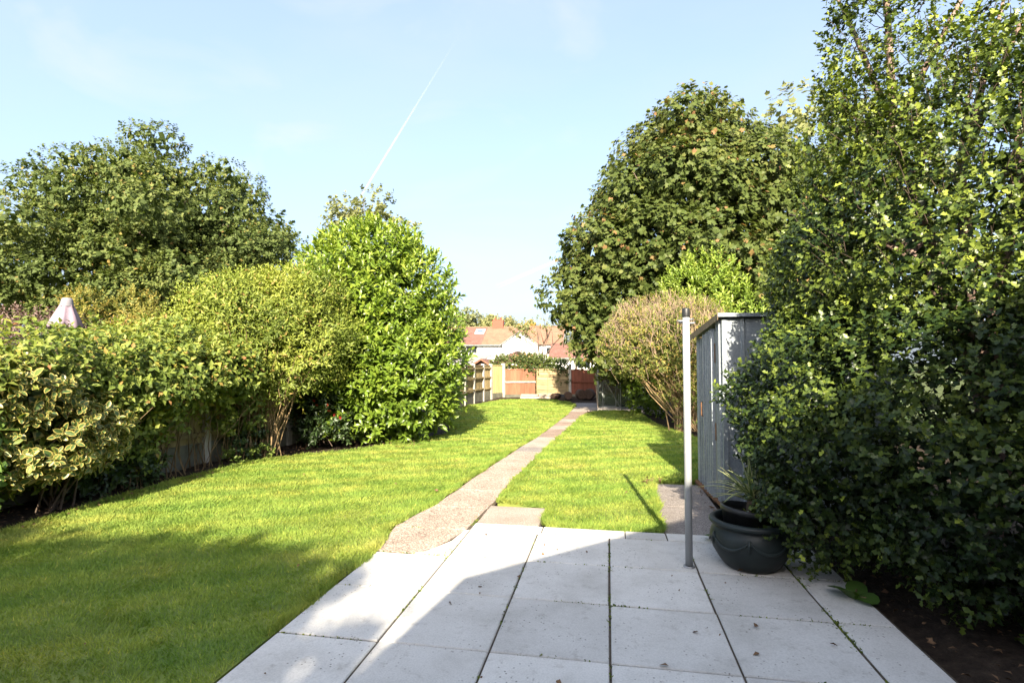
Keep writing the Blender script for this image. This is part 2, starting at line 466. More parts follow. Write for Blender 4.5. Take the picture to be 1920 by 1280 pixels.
M['leaf_olive'] = leafmat('distant_leaf', G3((0.10, 0.115, 0.045), (0.17, 0.175, 0.07), (0.25, 0.22, 0.10)), 0.6, 0.2, 0.25)
M['leaf_privet'] = leafmat('privet_leaf', [(0, (0.034, 0.050, 0.011)), (0.5, (0.105, 0.125, 0.026)), (0.85, (0.20, 0.195, 0.040)), (1, (0.30, 0.20, 0.07))], 0.5, 0.25, 0.28)
M['leaf_yucca'] = leafmat('striped_strap_leaf', G3((0.045, 0.070, 0.022), (0.080, 0.115, 0.035), (0.13, 0.16, 0.06)), 0.45, 0.4, 0.2, (0.42, 0.42, 0.22))

# ------------------------------------------------------------------ mesh helpers
def tag(o, label=None, cat=None, group=None, kind=None):
    if label: o['label'] = label
    if cat: o['category'] = cat
    if group: o['group'] = group
    if kind: o['kind'] = kind
    return o

def thing(name, loc, label, cat, group=None, rz=0.0):
    o = bpy.data.objects.new(name, None)
    o.empty_display_size = 0.2
    o.location = loc
    o.rotation_euler = (0, 0, rz)
    COL.objects.link(o)
    return tag(o, label, cat, group)

def link(name, mesh, parent=None):
    o = bpy.data.objects.new(name, mesh)
    COL.objects.link(o)
    if parent is not None:
        o.parent = parent
    return o

class MB:
    def __init__(s):
        s.v = []; s.f = []
    def add(s, vs, fs):
        k = len(s.v)
        s.v += [tuple(p) for p in vs]
        s.f += [tuple(i + k for i in f) for f in fs]
        return s
    def box(s, x0, y0, z0, x1, y1, z1, ch=0.0):
        if ch:
            vs = [(x0, y0, z0), (x1, y0, z0), (x1, y1, z0), (x0, y1, z0), (x0, y0, z1 - ch), (x1, y0, z1 - ch), (x1, y1, z1 - ch), (x0, y1, z1 - ch),
                  (x0 + ch, y0 + ch, z1), (x1 - ch, y0 + ch, z1), (x1 - ch, y1 - ch, z1), (x0 + ch, y1 - ch, z1)]
            fs = [(3, 2, 1, 0)]
            for a in (0, 4):
                for i in range(4):
                    j = (i + 1) % 4
                    fs.append((a + i, a + j, a + 4 + j, a + 4 + i))
            fs.append((8, 9, 10, 11))
            return s.add(vs, fs)
        vs = [(x0, y0, z0), (x1, y0, z0), (x1, y1, z0), (x0, y1, z0), (x0, y0, z1), (x1, y0, z1), (x1, y1, z1), (x0, y1, z1)]
        return s.add(vs, [(3, 2, 1, 0), (4, 5, 6, 7), (0, 1, 5, 4), (1, 2, 6, 5), (2, 3, 7, 6), (3, 0, 4, 7)])
    def prism(s, poly, z0, z1):
        """poly: (x, y) counter-clockwise"""
        n = len(poly)
        vs = [(x, y, z0) for x, y in poly] + [(x, y, z1) for x, y in poly]
        fs = [tuple(range(n - 1, -1, -1)), tuple(range(n, 2 * n))]
        for i in range(n):
            j = (i + 1) % n
            fs.append((i, j, n + j, n + i))
        return s.add(vs, fs)
    def tube(s, pts, r, n=8, cap=True):
        rs = r if isinstance(r, (list, tuple)) else [r] * len(pts)
        vs = []; fs = []
        P = [Vector(p) for p in pts]
        for i, p in enumerate(P):
            d = (P[min(i + 1, len(P) - 1)] - P[max(i - 1, 0)]).normalized()
            a = d.cross(Vector((0, 0, 1)) if abs(d.z) < 0.95 else Vector((1, 0, 0))).normalized()
            b = d.cross(a)
            for k in range(n):
                t = 2 * math.pi * k / n
                vs.append(p + (a * math.cos(t) + b * math.sin(t)) * rs[i])
        for i in range(len(P) - 1):
            for k in range(n):
                l = (k + 1) % n
                fs.append((i * n + k, (i + 1) * n + k, (i + 1) * n + l, i * n + l))
        if cap:
            fs.append(tuple(range(n)))
            fs.append(tuple(range(len(P) * n - 1, (len(P) - 1) * n - 1, -1)))
        return s.add(vs, fs)
    def lathe(s, prof, n=32, c=(0, 0)):
        vs = []; fs = []
        for r, z in prof:
            for k in range(n):
                t = 2 * math.pi * k / n
                vs.append((c[0] + r * math.cos(t), c[1] + r * math.sin(t), z))
        for i in range(len(prof) - 1):
            for k in range(n):
                l = (k + 1) % n
                fs.append((i * n + k, i * n + l, (i + 1) * n + l, (i + 1) * n + k))
        return s.add(vs, fs)
    def mesh(s, name, mat, smooth=False):
        me = bpy.data.meshes.new(name)
        me.from_pydata(s.v, [], s.f)
        me.materials.append(mat)
        if smooth:
            me.polygons.foreach_set('use_smooth', [True] * len(me.polygons))
        me.update()
        return me
    def build(s, name, mat, parent=None, smooth=False):
        return link(name, s.mesh(name, mat, smooth), parent)

def box_obj(name, mat, parent, x0, y0, z0, x1, y1, z1, ch=0.0):
    return MB().box(x0, y0, z0, x1, y1, z1, ch).build(name, mat, parent)

def bulk_mesh(name, V, F, mat, attrs=None, smooth=False):
    """fast mesh from numpy: V (n,3), F (m,3) triangles"""
    me = bpy.data.meshes.new(name)
    me.vertices.add(len(V))
    me.vertices.foreach_set('co', np.ascontiguousarray(V, dtype=np.float32).ravel())
    me.loops.add(F.size)
    me.loops.foreach_set('vertex_index', np.ascontiguousarray(F, dtype=np.int32).ravel())
    me.polygons.add(len(F))
    me.polygons.foreach_set('loop_start', np.arange(0, F.size, 3, dtype=np.int32))
    try:
        me.polygons.foreach_set('loop_total', np.full(len(F), 3, dtype=np.int32))
    except Exception:
        pass
    if smooth:
        me.polygons.foreach_set('use_smooth', np.ones(len(F), dtype=bool))
    for k, a in (attrs or {}).items():
        at = me.attributes.new(k, 'FLOAT', 'POINT')
        at.data.foreach_set('value', np.ascontiguousarray(a, dtype=np.float32))
    me.materials.append(mat)
    me.update(calc_edges=True)
    return me

def unit(a):
    return a / np.maximum(np.linalg.norm(a, axis=-1, keepdims=True), 1e-9)

# leaf templates: verts (side, along, up), triangles, edge flag
def T_fold(wd, fold=0.12, droop=0.10):
    v = np.array([(0, 0, 0), (-wd, .42, fold), (0, .5, 0), (wd, .42, fold), (0, 1, -droop)], float)
    f = np.array([(0, 2, 1), (0, 3, 2), (1, 2, 4), (2, 3, 4)])
    return v, f, np.array([0, 1, 0, 1, 1.0])

def T_oval(wd, fold=0.1, droop=0.14):
    v = np.array([(0, 0, 0), (-wd * .8, .25, fold * .8), (0, .33, .02), (wd * .8, .25, fold * .8), (-wd, .58, fold * .8), (0, .66, 0), (wd, .58, fold * .8), (0, 1, -droop)], float)
    f = np.array([(0, 2, 1), (0, 3, 2), (1, 2, 5), (1, 5, 4), (2, 3, 6), (2, 6, 5), (4, 5, 7), (5, 6, 7)])
    return v, f, np.array([0, 1, 0, 1, 1, 0, 1, 1.0])

def T_vari():
    out = [(0, 0), (.17, .14), (.27, .36), (.27, .6), (.16, .84), (0, 1)]
    pts = []
    for x, y in out: pts.append((x, y, .10 * x / .27 - .10 * y * y))
    for x, y in out[-2:0:-1]: pts.append((-x, y, .10 * x / .27 - .10 * y * y))
    n = len(pts)
    inner = [(0, .06), (.085, .24), (.15, .48), (.09, .72), (0, .88), (-.09, .72), (-.15, .48), (-.085, .24)]
    for x, y in inner: pts.append((x, y, .06 * abs(x) / .17 - .10 * y * y))
    m = len(inner)
    ctr = len(pts); pts.append((0, .48, -.03))
    f = []
    for i in range(m): f.append((ctr, n + i, n + (i + 1) % m))
    omap = [0, 2, 3, 4, 5, 6, 7, 8]          # inner i -> outer index
    omap = [0, 1, 2, 4, 5, 6, 8, 9]
    for i in range(m):
        j = (i + 1) % m
        a, b = omap[i], omap[j]
        if j == 0: b = n
        f.append((n + i, a, n + j))
        k = a
        while k < b:
            f.append((n + j, k % n, (k + 1) % n)); k += 1
    e = np.array([1.0] * n + [0.0] * (m + 1))
    return np.array(pts, float), np.array(f), e

def T_holly():
    # spiny outline, spines alternately up and down
    half = [(.32, .15, .12), (.15, .36, -.01), (.36, .62, .13)]
    pts = [(0, 0, 0)] + half + [(0, 1.05, -.10)] + [(-x, y, z) for x, y, z in half] + [(0, .34, .03), (0, .70, .02)]
    f = []
    for k, fl in ((0, 0), (4, 1)):
        i1, i2, i3 = 1 + k, 2 + k, 3 + k
        for t in ((0, i1, 8), (i1, i2, 8), (i2, i3, 9), (i2, 9, 8), (i3, 4, 9)):
            f.append(t[::-1] if fl else t)
    return np.array(pts, float), np.array(f), np.zeros(len(pts))

def T_syc():
    out = [(0, .0), (.30, .02), (.52, .28), (.34, .42), (.52, .78), (.20, .68), (0, 1.05), (-.20, .68), (-.52, .78), (-.34, .42), (-.52, .28), (-.30, .02)]
    pts = [(x, y, -.10 * (x * x * 2 + (y - .4) ** 2)) for x, y in out] + [(0, .38, .06)]
    n = len(out)
    f = [(n, i, (i + 1) % n) for i in range(n)]
    return np.array(pts, float), np.array(f), np.zeros(n + 1)

def T_syc_low():
    pts = [(0, 0, 0), (.36, .06, .05), (.52, .62, -.05), (.22, .66, .05), (0, 1.05, -.08), (-.22, .66, .05), (-.52, .62, -.05), (-.36, .06, .05)]
    f = [(0, 1, 3), (1, 2, 3), (0, 3, 5), (3, 4, 5), (0, 5, 7), (5, 6, 7)]
    return np.array(pts, float), np.array(f), np.zeros(8)

def T_quad(wd=.4):
    v = np.array([(0, 0, 0), (wd, .5, .1), (0, 1, 0), (-wd, .5, .1)], float)
    return v, np.array([(0, 1, 2), (0, 2, 3)]), np.zeros(4)

def leaf_frames(P, Dv, N, S):
    Y = unit(Dv)
    Z = unit(N - (N * Y).sum(-1, keepdims=True) * Y)
    X = np.cross(Y, Z)
    return X * S[:, None], Y * S[:, None], Z * S[:, None]

def leaves_mesh(name, fr, P, tint, tmpl, mat, base=(0, 0, 0)):
    X, Y, Z = fr
    tv, tf, te = tmpl
    n, k = len(P), len(tv)
    V = (P - np.array(base))[:, None, :] + tv[None, :, 0:1] * X[:, None, :] + tv[None, :, 1:2] * Y[:, None, :] + tv[None, :, 2:3] * Z[:, None, :]
    F = (tf[None] + (np.arange(n) * k)[:, None, None]).reshape(-1, 3)
    return bulk_mesh(name, V.reshape(-1, 3), F, mat, {'tint': np.repeat(np.clip(tint, 0, 1), k), 'edge': np.tile(te, n)})

def wob(P, s, seed=0.0):
    """cheap smooth noise, about -1..1"""
    x, y, z = P[:, 0] * s + seed, P[:, 1] * s + seed * 1.7, P[:, 2] * s - seed
    return (np.sin(1.3 * x + 2.1 * y + .7 * np.sin(1.9 * z)) + np.sin(1.7 * y - 2.3 * z + 1.1 * np.sin(2.3 * x)) + np.sin(2.9 * z + 1.1 * x - .9 * np.sin(1.3 * y))) / 3

def sample_blobs(blobs, n, lo=0.72, hi=1.03, back=0.45, bumps=0.10, bump_s=2.5, zmin=0.03):
    """points near the skin of a union of ellipsoids, with outward normals; the far side is thinner"""
    C = np.array([b[0] for b in blobs], float)
    Rr = np.array([b[1] for b in blobs], float)
    area = (Rr[:, 0] * Rr[:, 1] + Rr[:, 1] * Rr[:, 2] + Rr[:, 0] * Rr[:, 2])
    outP, outN = [], []
    got = 0
    while got < n:
        m = int((n - got) * 2.2) + 200
        i = rng.choice(len(blobs), m, p=area / area.sum())
        u = unit(rng.normal(size=(m, 3)))
        f = hi - (hi - lo) * rng.random(m) ** 1.8
        Nn = unit(u / Rr[i])
        f = f * (1 + bumps * wob(C[i] + u * Rr[i], bump_s, 3.1))
        P = C[i] + u * Rr[i] * f[:, None]
        keep = P[:, 2] > zmin
        for k in range(len(blobs)):
            q = (((P - C[k]) / Rr[k]) ** 2).sum(-1)
            keep &= ~((q < (lo * 0.9) ** 2) & (i != k))
        vd = unit(CAM - P)
        facing = (vd * Nn).sum(-1)
        keep &= (facing > -0.25) | (rng.random(m) < back)
        outP.append(P[keep]); outN.append(Nn[keep]); got += keep.sum()
    return np.concatenate(outP)[:n], np.concatenate(outN)[:n]

def shoot_leaves(P, Dv, L, m, size, a0=75, a1=35, up=0.35, sj=0.3, out=None):
    """m leaves in a spiral along each shoot (P + Dv*L)"""
    n = len(P)
    Dv = unit(Dv)
    ref = np.where(np.abs(Dv[:, 2:3]) < 0.9, np.array([[0, 0, 1.0]]), np.array([[1.0, 0, 0]]))
    A = unit(np.cross(Dv, ref)); B = np.cross(Dv, A)
    j = np.arange(m)
    t = (j + 0.6) / m
    az = (rng.random(n) * 6.28)[:, None] + j[None] * 2.4 + rng.normal(0, .25, (n, m))
    al = np.radians(a0 + (a1 - a0) * t)[None] + rng.normal(0, .22, (n, m))
    Rd = np.cos(az)[..., None] * A[:, None] + np.sin(az)[..., None] * B[:, None]
    LD = np.cos(al)[..., None] * Dv[:, None] + np.sin(al)[..., None] * Rd
    LN = np.sin(al)[..., None] * Dv[:, None] - np.cos(al)[..., None] * Rd
    LN = LN + np.array([0, 0, up]) + rng.normal(0, .18, (n, m, 3))
    LN = LN + sun_dir * 0.45
    if out is not None:
        LN = LN + out[:, None] * 0.5
    LP = P[:, None] + Dv[:, None] * (np.asarray(L).reshape(-1, 1, 1) if np.ndim(L) else L) * t[None, :, None]
    S = size * (1 + sj * rng.normal(0, .6, (n, m))).clip(.45, 1.6) * (1.05 - 0.25 * t)[None]
    return LP.reshape(-1, 3), LD.reshape(-1, 3), LN.reshape(-1, 3), S.ravel(), np.tile(t, n)

def tubes_mesh(name, paths, r0, r1, mat, sides=4, base=(0, 0, 0)):
    """paths (n, k, 3)"""
    paths = np.asarray(paths, float) - np.array(base)
    n, k, _ = paths.shape
    d = unit(np.gradient(paths, axis=1))
    ref = np.where(np.abs(d[..., 2:3]) < 0.9, np.array([0, 0, 1.0]), np.array([1.0, 0, 0]))
    a = unit(np.cross(d, ref)); b = np.cross(d, a)
    rad = (np.asarray(r0).reshape(-1, 1) * (1 - np.linspace(0, 1, k)) + np.asarray(r1).reshape(-1, 1) * np.linspace(0, 1, k)) * np.ones((n, 1))
    ang = np.arange(sides) * 2 * np.pi / sides
    V = paths[:, :, None] + rad[..., None, None] * (np.cos(ang)[:, None] * a[:, :, None] + np.sin(ang)[:, None] * b[:, :, None])
    f = []
    for i in range(k - 1):
        for s in range(sides):
            t = (s + 1) % sides
            f += [(i * sides + s, (i + 1) * sides + s, (i + 1) * sides + t), (i * sides + s, (i + 1) * sides + t, i * sides + t)]
    F = (np.array(f)[None] + (np.arange(n) * k * sides)[:, None, None]).reshape(-1, 3)
    return bulk_mesh(name, V.reshape(-1, 3), F, mat, None, True)

def curve_paths(A, B, k=5, sag=0.0, jit=0.05):
    t = np.linspace(0, 1, k)[None, :, None]
    p = A[:, None] * (1 - t) + B[:, None] * t
    p[..., 2] += sag * 4 * (t * (1 - t))[..., 0]
    p[:, 1:-1] += rng.normal(0, jit, (len(A), k - 2, 3))
    return p

def limbs(parent, base, foot, tips, r, mat, name='trunk', split=None):
    """one trunk with limbs reaching into the crown: one mesh"""
    mb = MB()
    foot = Vector(foot)
    sp = Vector(split)
    mid = foot.lerp(sp, .5) + Vector((random.uniform(-.1, .1), random.uniform(-.1, .1), 0))
    mb.tube([foot - Vector((0, 0, .15)), foot + Vector((0, 0, .15)), mid, sp], [r * 1.5, r * 1.1, r * .9, r * .75], 9)
    for t in tips:
        t = Vector(t)
        m1 = sp.lerp(t, .45) + Vector((random.uniform(-.2, .2), random.uniform(-.2, .2), .25))
        mb.tube([sp - Vector((0, 0, r)), m1, t], [r * .62, r * .38, r * .08], 7)
        for q in range(2):
            e = t + Vector((random.uniform(-1, 1), random.uniform(-1, 1), random.uniform(-.2, .8))) * (t - sp).length * .35
            mb.tube([m1, m1.lerp(e, .5) + Vector((0, 0, .1)), e], [r * .30, r * .18, r * .04], 5)
    b = Vector(base)
    mb.v = [tuple(Vector(v) - b) for v in mb.v]
    return mb.build(name, mat, parent, True)

def leaf_objects(parent, base, fr, P, tint, tmpl, mat, pick, name='leaf'):
    """the leaves that show largest, each an object of its own sharing eight meshes"""
    X, Y, Z = fr
    tv, tf, te = tmpl
    meshes = []
    lv = np.linspace(.06, .97, 8)
    for q in lv:
        meshes.append(bulk_mesh(name, tv, tf, mat, {'tint': np.full(len(tv), q), 'edge': te}))
    b = Vector(base)
    for i in pick:
        o = bpy.data.objects.new(name, meshes[int(np.argmin(np.abs(lv - tint[i])))])
        mtx = Matrix((( X[i][0], Y[i][0], Z[i][0], P[i][0] - b.x), (X[i][1], Y[i][1], Z[i][1], P[i][1] - b.y), (X[i][2], Y[i][2], Z[i][2], P[i][2] - b.z), (0, 0, 0, 1)))
        COL.objects.link(o)
        o.parent = parent
        o.matrix_basis = mtx

def screen(P):
    """pixel position of points as the photograph's 1920 px frame sees them"""
    yaw, pit = R(10.1), R(2.27)
    fw = np.array([-math.sin(yaw) * math.cos(pit), math.cos(yaw) * math.cos(pit), math.sin(pit)])
    rt = np.array([math.cos(yaw), math.sin(yaw), 0]); up = np.cross(rt, fw)
    q = P - CAM
    z = q @ fw
    return 960 + 1010 * (q @ rt) / z, 640 - 1010 * (q @ up) / z, z

def pick_largest(P, S, Nrm, n=300):
    """the leaves in view that stand in front and show largest"""
    u, v, z = screen(P)
    ok = (z > .3) & (u > 5) & (u < 1915) & (v > 5) & (v < 1275)
    d = np.linalg.norm(P - CAM, axis=1)
    # nearest leaf of each 9 px cell counts as visible
    cell = (u // 11).astype(int) * 400 + (v // 11).astype(int)
    order = np.lexsort((d, cell))
    first = np.ones(len(order), bool)
    first[1:] = cell[order][1:] != cell[order][:-1]
    vis = np.zeros(len(P), bool); vis[order[first]] = True
    facing = np.abs((unit(CAM - P) * unit(Nrm)).sum(-1))
    sc = np.where(ok & vis, S / d * (.4 + facing), -1)
    idx = np.argsort(-sc)[:n]
    return idx[sc[idx] > 0]

def foliage(parent, base, shoots, m, size, tmpl, mat, L=.12, a0=75, a1=35, up=.35, tbase=.45, tvar=.2, tclump=.18, tip=.15, cs=2.2, name='crown', singles=0, outw=0.0, rare=0.0, tfun=None, inner=None):
    P, N, D = shoots
    LP, LD, LN, S, t = shoot_leaves(P, D, L, m, size, a0, a1, up, out=N * outw if outw else None)
    tint = tbase + rng.normal(0, tvar, len(LP)) * .6 + tclump * wob(LP, cs, 5.0) + tip * (t - .5)
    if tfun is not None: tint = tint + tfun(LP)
    tint = np.clip(tint, 0.02, .88)
    if rare:
        k = rng.random(len(LP)) < rare * (1 + 1.3 * wob(LP, .8, 9.0)).clip(0, 3)
        tint[k] = rng.uniform(.9, 1, k.sum())
    fr = leaf_frames(LP, LD, LN, S)
    keep = np.ones(len(LP), bool)
    if singles:
        pk = pick_largest(LP, S, LN, singles)
        keep[pk] = False
        leaf_objects(parent, base, fr, LP, tint, tmpl, mat, pk)
    me = leaves_mesh(name, (fr[0][keep], fr[1][keep], fr[2][keep]), LP[keep], tint[keep], tmpl, mat, base)
    o = link(name, me, parent)
    o['kind'] = 'stuff'
    if inner:  # bigger leaves added inside to block light, tinted darker to deepen interior shade
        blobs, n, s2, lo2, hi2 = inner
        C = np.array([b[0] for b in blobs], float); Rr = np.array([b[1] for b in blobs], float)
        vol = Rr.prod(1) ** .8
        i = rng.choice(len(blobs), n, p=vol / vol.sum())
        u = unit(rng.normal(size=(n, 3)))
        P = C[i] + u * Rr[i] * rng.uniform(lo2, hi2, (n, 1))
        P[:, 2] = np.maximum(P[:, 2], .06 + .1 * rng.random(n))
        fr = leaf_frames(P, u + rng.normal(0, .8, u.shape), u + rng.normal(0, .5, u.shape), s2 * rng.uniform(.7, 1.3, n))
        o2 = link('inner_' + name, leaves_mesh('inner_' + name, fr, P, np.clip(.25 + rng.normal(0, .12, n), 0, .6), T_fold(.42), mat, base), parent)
        o2['kind'] = 'stuff'
    return o

def shoots(blobs, n, upw=.5, outw=1.0, rnd=.35, **kw):
    P, N = sample_blobs(blobs, n, **kw)
    D = unit(N * outw + np.array([0, 0, upw]) + rng.normal(0, rnd, P.shape))
    return P, N, D

def lumps(c, r, n, lr, jit=.15, seed=0, zmin=-9, shape=1.0):
    """lumps over an ellipsoid: the clumped crown of a big tree"""
    out = []
    g = (1 + 5 ** .5) / 2
    for i in range(n):
        z = 1 - 2 * (i + .5) / n
        a = 2 * math.pi * i / g
        s = math.sqrt(1 - z * z)
        u = np.array([s * math.cos(a), s * math.sin(a), z]) + rng.normal(0, jit, 3)
        f = rng.uniform(.80, 1.02)
        p = np.array(c) + u * np.array(r) * f
        if p[2] < zmin: continue
        q = lr * rng.uniform(.7, 1.25)
        out.append((p, (q * 1.15, q * 1.15, q * .85)))
    return out

# ================================================================== SETTING
# ground to the horizon
g = MB(); g.add([(-900, -300, -.12), (900, -300, -.12), (900, 1500, -.12), (-900, 1500, -.12)], [(0, 1, 2, 3)])
tag(g.build('ground', M['ground']), kind='structure', label='rough green ground beyond the garden fences')

# soil of the beds, lightly lumpy
nx, ny = 105, 160
gx, gy = np.meshgrid(np.linspace(-7.6, 5.6, nx), np.linspace(-1.5, 24.5, ny))
PP = np.stack([gx.ravel(), gy.ravel(), np.zeros(gx.size)], 1)
PP[:, 2] = -.075 + .018 * wob(PP, 4.0) + .012 * wob(PP, 11.0, 2.0) + rng.normal(0, .004, len(PP))
bedside = np.maximum(np.clip((-5.0 - PP[:, 0]) / .5, 0, 1) * np.clip((PP[:, 1] - 1) / .5, 0, 1), np.clip((PP[:, 1] - 20.6) / .8, 0, 1))
bedside = np.maximum(bedside, np.clip((PP[:, 0] - 1.62) / .35, 0, 1) * np.clip((5.2 - PP[:, 1]) / .4, 0, 1))
PP[:, 2] += .075 * bedside
ii = (np.arange(ny - 1)[:, None] * nx + np.arange(nx - 1)[None]).ravel()
F = np.concatenate([np.stack([ii, ii + 1, ii + nx + 1], 1), np.stack([ii, ii + nx + 1, ii + nx], 1)])
tag(link('soil_bed', bulk_mesh('soil_bed', PP, F, M['soil'], None, True)), kind='structure', label='dark crumbly soil of the planting beds along the lawn')

# lawn: two turfed pieces either side of the path
LEFT = [(-1.735, 0.2), (-1.74, 2.6), (-1.745, 3.3), (-1.735, 3.88), (-1.86, 4.52), (-1.73, 5.2), (-1.68, 6.37), (-1.60, 7.5), (-1.49, 9.04), (-1.37, 10.2), (-1.27, 12.0), (-1.13, 14.84), (-1.12, 16.45),
        (-1.05, 18.0), (-1.5, 19.6), (-2.05, 20.9), (-3.2, 20.95), (-4.1, 20.5), (-4.55, 17.5), (-4.5, 15.5), (-4.2, 13.6), (-3.3, 11.4), (-3.12, 10.3), (-3.55, 9.2), (-3.95, 8.48), (-4.5, 7.7), (-5.0, 7.05), (-5.12, 6.0), (-5.1, 5.0), (-4.99, 3.73), (-5.0, 2.0), (-5.0, 0.2)]
RIGHT = [(-1.12, 5.45), (-.61, 5.33), (-.545, 4.73), (.43, 4.72), (.47, 5.6), (.50, 6.66), (1.0, 6.75), (1.55, 8.2), (1.75, 9.5), (1.55, 11.0), (1.15, 12.3), (.95, 14.0), (.85, 16.12), (-.25, 16.1), (-.69, 14.5), (-.82, 11.87), (-.92, 10.3), (-1.02, 8.93), (-1.09, 7.15), (-1.12, 6.22)]
lm = MB()
lm.add([(x, y, 0) for x, y in LEFT], [tuple(range(len(LEFT)))])
lm.add([(x, y, 0) for x, y in RIGHT], [tuple(range(len(RIGHT)))])
for poly in (LEFT, RIGHT):
    n = len(poly)
    lm.add([(x, y, 0) for x, y in poly] + [(x, y, -.09) for x, y in poly], [(i, n + i, n + (i + 1) % n, (i + 1) % n) for i in range(n)])
tag(lm.build('lawn', M['lawn']), kind='structure', label='mown turf lawn either side of the garden path')

def inside(P, poly):
    x, y = P[:, 0], P[:, 1]
    c = np.zeros(len(P), bool)
    n = len(poly)
    for i in range(n):
        x0, y0 = poly[i]; x1, y1 = poly[(i + 1) % n]
        if y0 == y1: continue
        c ^= ((y0 > y) != (y1 > y)) & (x < (x1 - x0) * (y - y0) / (y1 - y0) + x0)
    return c

def grow_grass():
    cand = []
    for (y0, y1, dens) in ((.8, 3, 9000), (3, 4.5, 8000), (4.5, 6.5, 5200), (6.5, 9, 3200), (9, 13, 1700), (13, 21, 900)):
        a = 7.0 * (y1 - y0)
        n = int(a * dens)
        cand.append(np.stack([rng.uniform(-5.2, 1.8, n), rng.uniform(y0, y1, n)], 1))
    P = np.concatenate(cand)
    P = P[inside(P, LEFT) | inside(P, RIGHT)]
    u, v, z = screen(np.column_stack([P, np.zeros(len(P))]))
    P = P[(u > -120) & (u < 2040) & (v < 1400) & (z > .2)]
    # shaggy rim along the cut edges
    rim = []
    for poly in (LEFT, RIGHT):
        for i in range(len(poly)):
            a, b = np.array(poly[i]), np.array(poly[(i + 1) % len(poly)])
            if a[1] > 18 or a[1] < .4: continue
            n = int(np.linalg.norm(b - a) * (1100 if a[1] < 8 else 320))
            t = rng.random((n, 1))
            nr = np.array([-(b - a)[1], (b - a)[0]]); nr /= np.linalg.norm(nr)
            rim.append(a + (b - a) * t + nr * (rng.uniform(-.022, .05, (n, 1)) + .012 * np.sin(t * np.linalg.norm(b - a) * 9 + i)))
    rim = np.concatenate(rim)
    nr_ = len(rim)
    P = np.concatenate([P, rim])
    n = len(P)
    d = np.hypot(P[:, 0], P[:, 1])
    P3 = np.column_stack([P, np.zeros(n)])
    tuft = wob(P3, 5.5, 1.0) + .6 * wob(P3, 17, 4.0)
    h = (.016 + .008 * rng.random(n) + .004 * tuft).clip(.008, .04) * (1 + .02 * d)
    h[-nr_:] *= rng.uniform(1.0, 2.3, nr_)
    wd = .0030 * (d / 3.0).clip(.8, 6) ** .9 * rng.uniform(.7, 1.3, n)
    az = rng.random(n) * 6.283
    lean = rng.normal(0, .55, (n, 2)) * h[:, None] + (h * .35)[:, None] * np.stack([np.sin(wob(P3, 2.0, 7) * 6), np.cos(wob(P3, 2.0, 7) * 6)], 1)
    sx = np.stack([np.cos(az), np.sin(az)], 1) * wd[:, None]
    V = np.zeros((n, 3, 3))
    V[:, 0, :2] = P - sx; V[:, 1, :2] = P + sx; V[:, 2, :2] = P + lean
    V[:, 2, 2] = h
    tint = (.5 + .08 * tuft + rng.normal(0, .13, n)).clip(0, .97)
    tint[rng.random(n) < .015] = 1.0
    F = np.arange(n * 3).reshape(n, 3)
    o = link('grass', bulk_mesh('grass', V.reshape(-1, 3), F, M['grass'], {'tint': np.repeat(tint, 3)}))
    tag(o, 'short mown grass covering the lawn', 'grass', kind='stuff')
grow_grass()

# patio of square concrete slabs
patio = tag(bpy.data.objects.new('patio', None), 'pale concrete slab patio in front of the lawn', kind='structure')
COL.objects.link(patio)
MB().box(-1.73, -.95, -.10, 1.53, 4.69, -.003).build('joint_bed', M['joint'], patio)
XS = [-1.73, -1.165, -.585, .0, .595, 1.215, 1.52]
YS = [-.90, -.45, .17, .79, 1.41, 2.03, 2.64, 3.26, 3.875, 4.50]
def slab(parent, x0, y0, x1, y1, mat, z=.006, gap=.006, name='slab', label=None):
    s = MB()
    s.box(x0 + gap * random.uniform(.7, 1.4), y0 + gap * random.uniform(.7, 1.4), -.045, x1 - gap * random.uniform(.7, 1.4), y1 - gap * random.uniform(.7, 1.4), z, .005)
    ta, tb = random.uniform(-.003, .003), random.uniform(-.003, .003)
    s.v = [(a, b, c + ta * (a - x0) + tb * (b - y0)) for a, b, c in s.v]
    o = s.build(name, mat, parent)
    if label: o['label'] = label
    return o
for i in range(6):
    for j in range(9):
        if i == 0 and j == 8: continue
        if i == 5 and j > 7: continue
        slab(patio, XS[i], YS[j], XS[i + 1], YS[j + 1], M['slab'], .006 + random.uniform(-.001, .001))
for x0, x1 in ((-1.165, -.56), (-.56, .13), (.13, .46), (.46, 1.05)):
    slab(patio, x0, 4.505, x1, 4.69, M['slab'], .008, .004, 'edging_slab')
slab(patio, 1.215, 3.88, 1.52, 4.5, M['slab'], .005)
MB().prism([(-1.165, 3.89), (-1.165, 4.50), (-1.205, 4.48), (-1.235, 4.2), (-1.36, 3.93), (-1.45, 3.885)], -.04, .006).build('cement_fillet', M['cement'], patio)

# path of mixed slabs up the garden
path = tag(bpy.data.objects.new('path', None), 'narrow slab path running up the lawn to the back fence', kind='structure')
COL.objects.link(path)
MB().prism([(-1.86, 3.9), (-1.2, 3.9), (-1.14, 6.2), (-1.04, 8.9), (-.84, 11.9), (-.69, 14.5), (-.26, 16.6), (-.3, 19.5), (-1.2, 19.5), (-1.09, 16.4), (-1.11, 14.8), (-1.36, 10.2), (-1.65, 6.4), (-1.84, 4.5)], -.10, -.025).build('joint_bed', M['soil'], path)
pL = lambda y: np.interp(y, [3.88, 4.52, 5.2, 6.37, 7.5, 9.04, 10.2, 12.0, 14.84, 16.45], [-1.73, -1.83, -1.71, -1.65, -1.57, -1.46, -1.34, -1.24, -1.10, -1.09])
pR = lambda y: np.interp(y, [3.88, 4.4, 5.42, 6.22, 7.15, 8.93, 10.31, 11.87, 14.52, 16.3], [-1.36, -1.21, -1.16, -1.16, -1.12, -1.04, -.94, -.84, -.72, -.60])
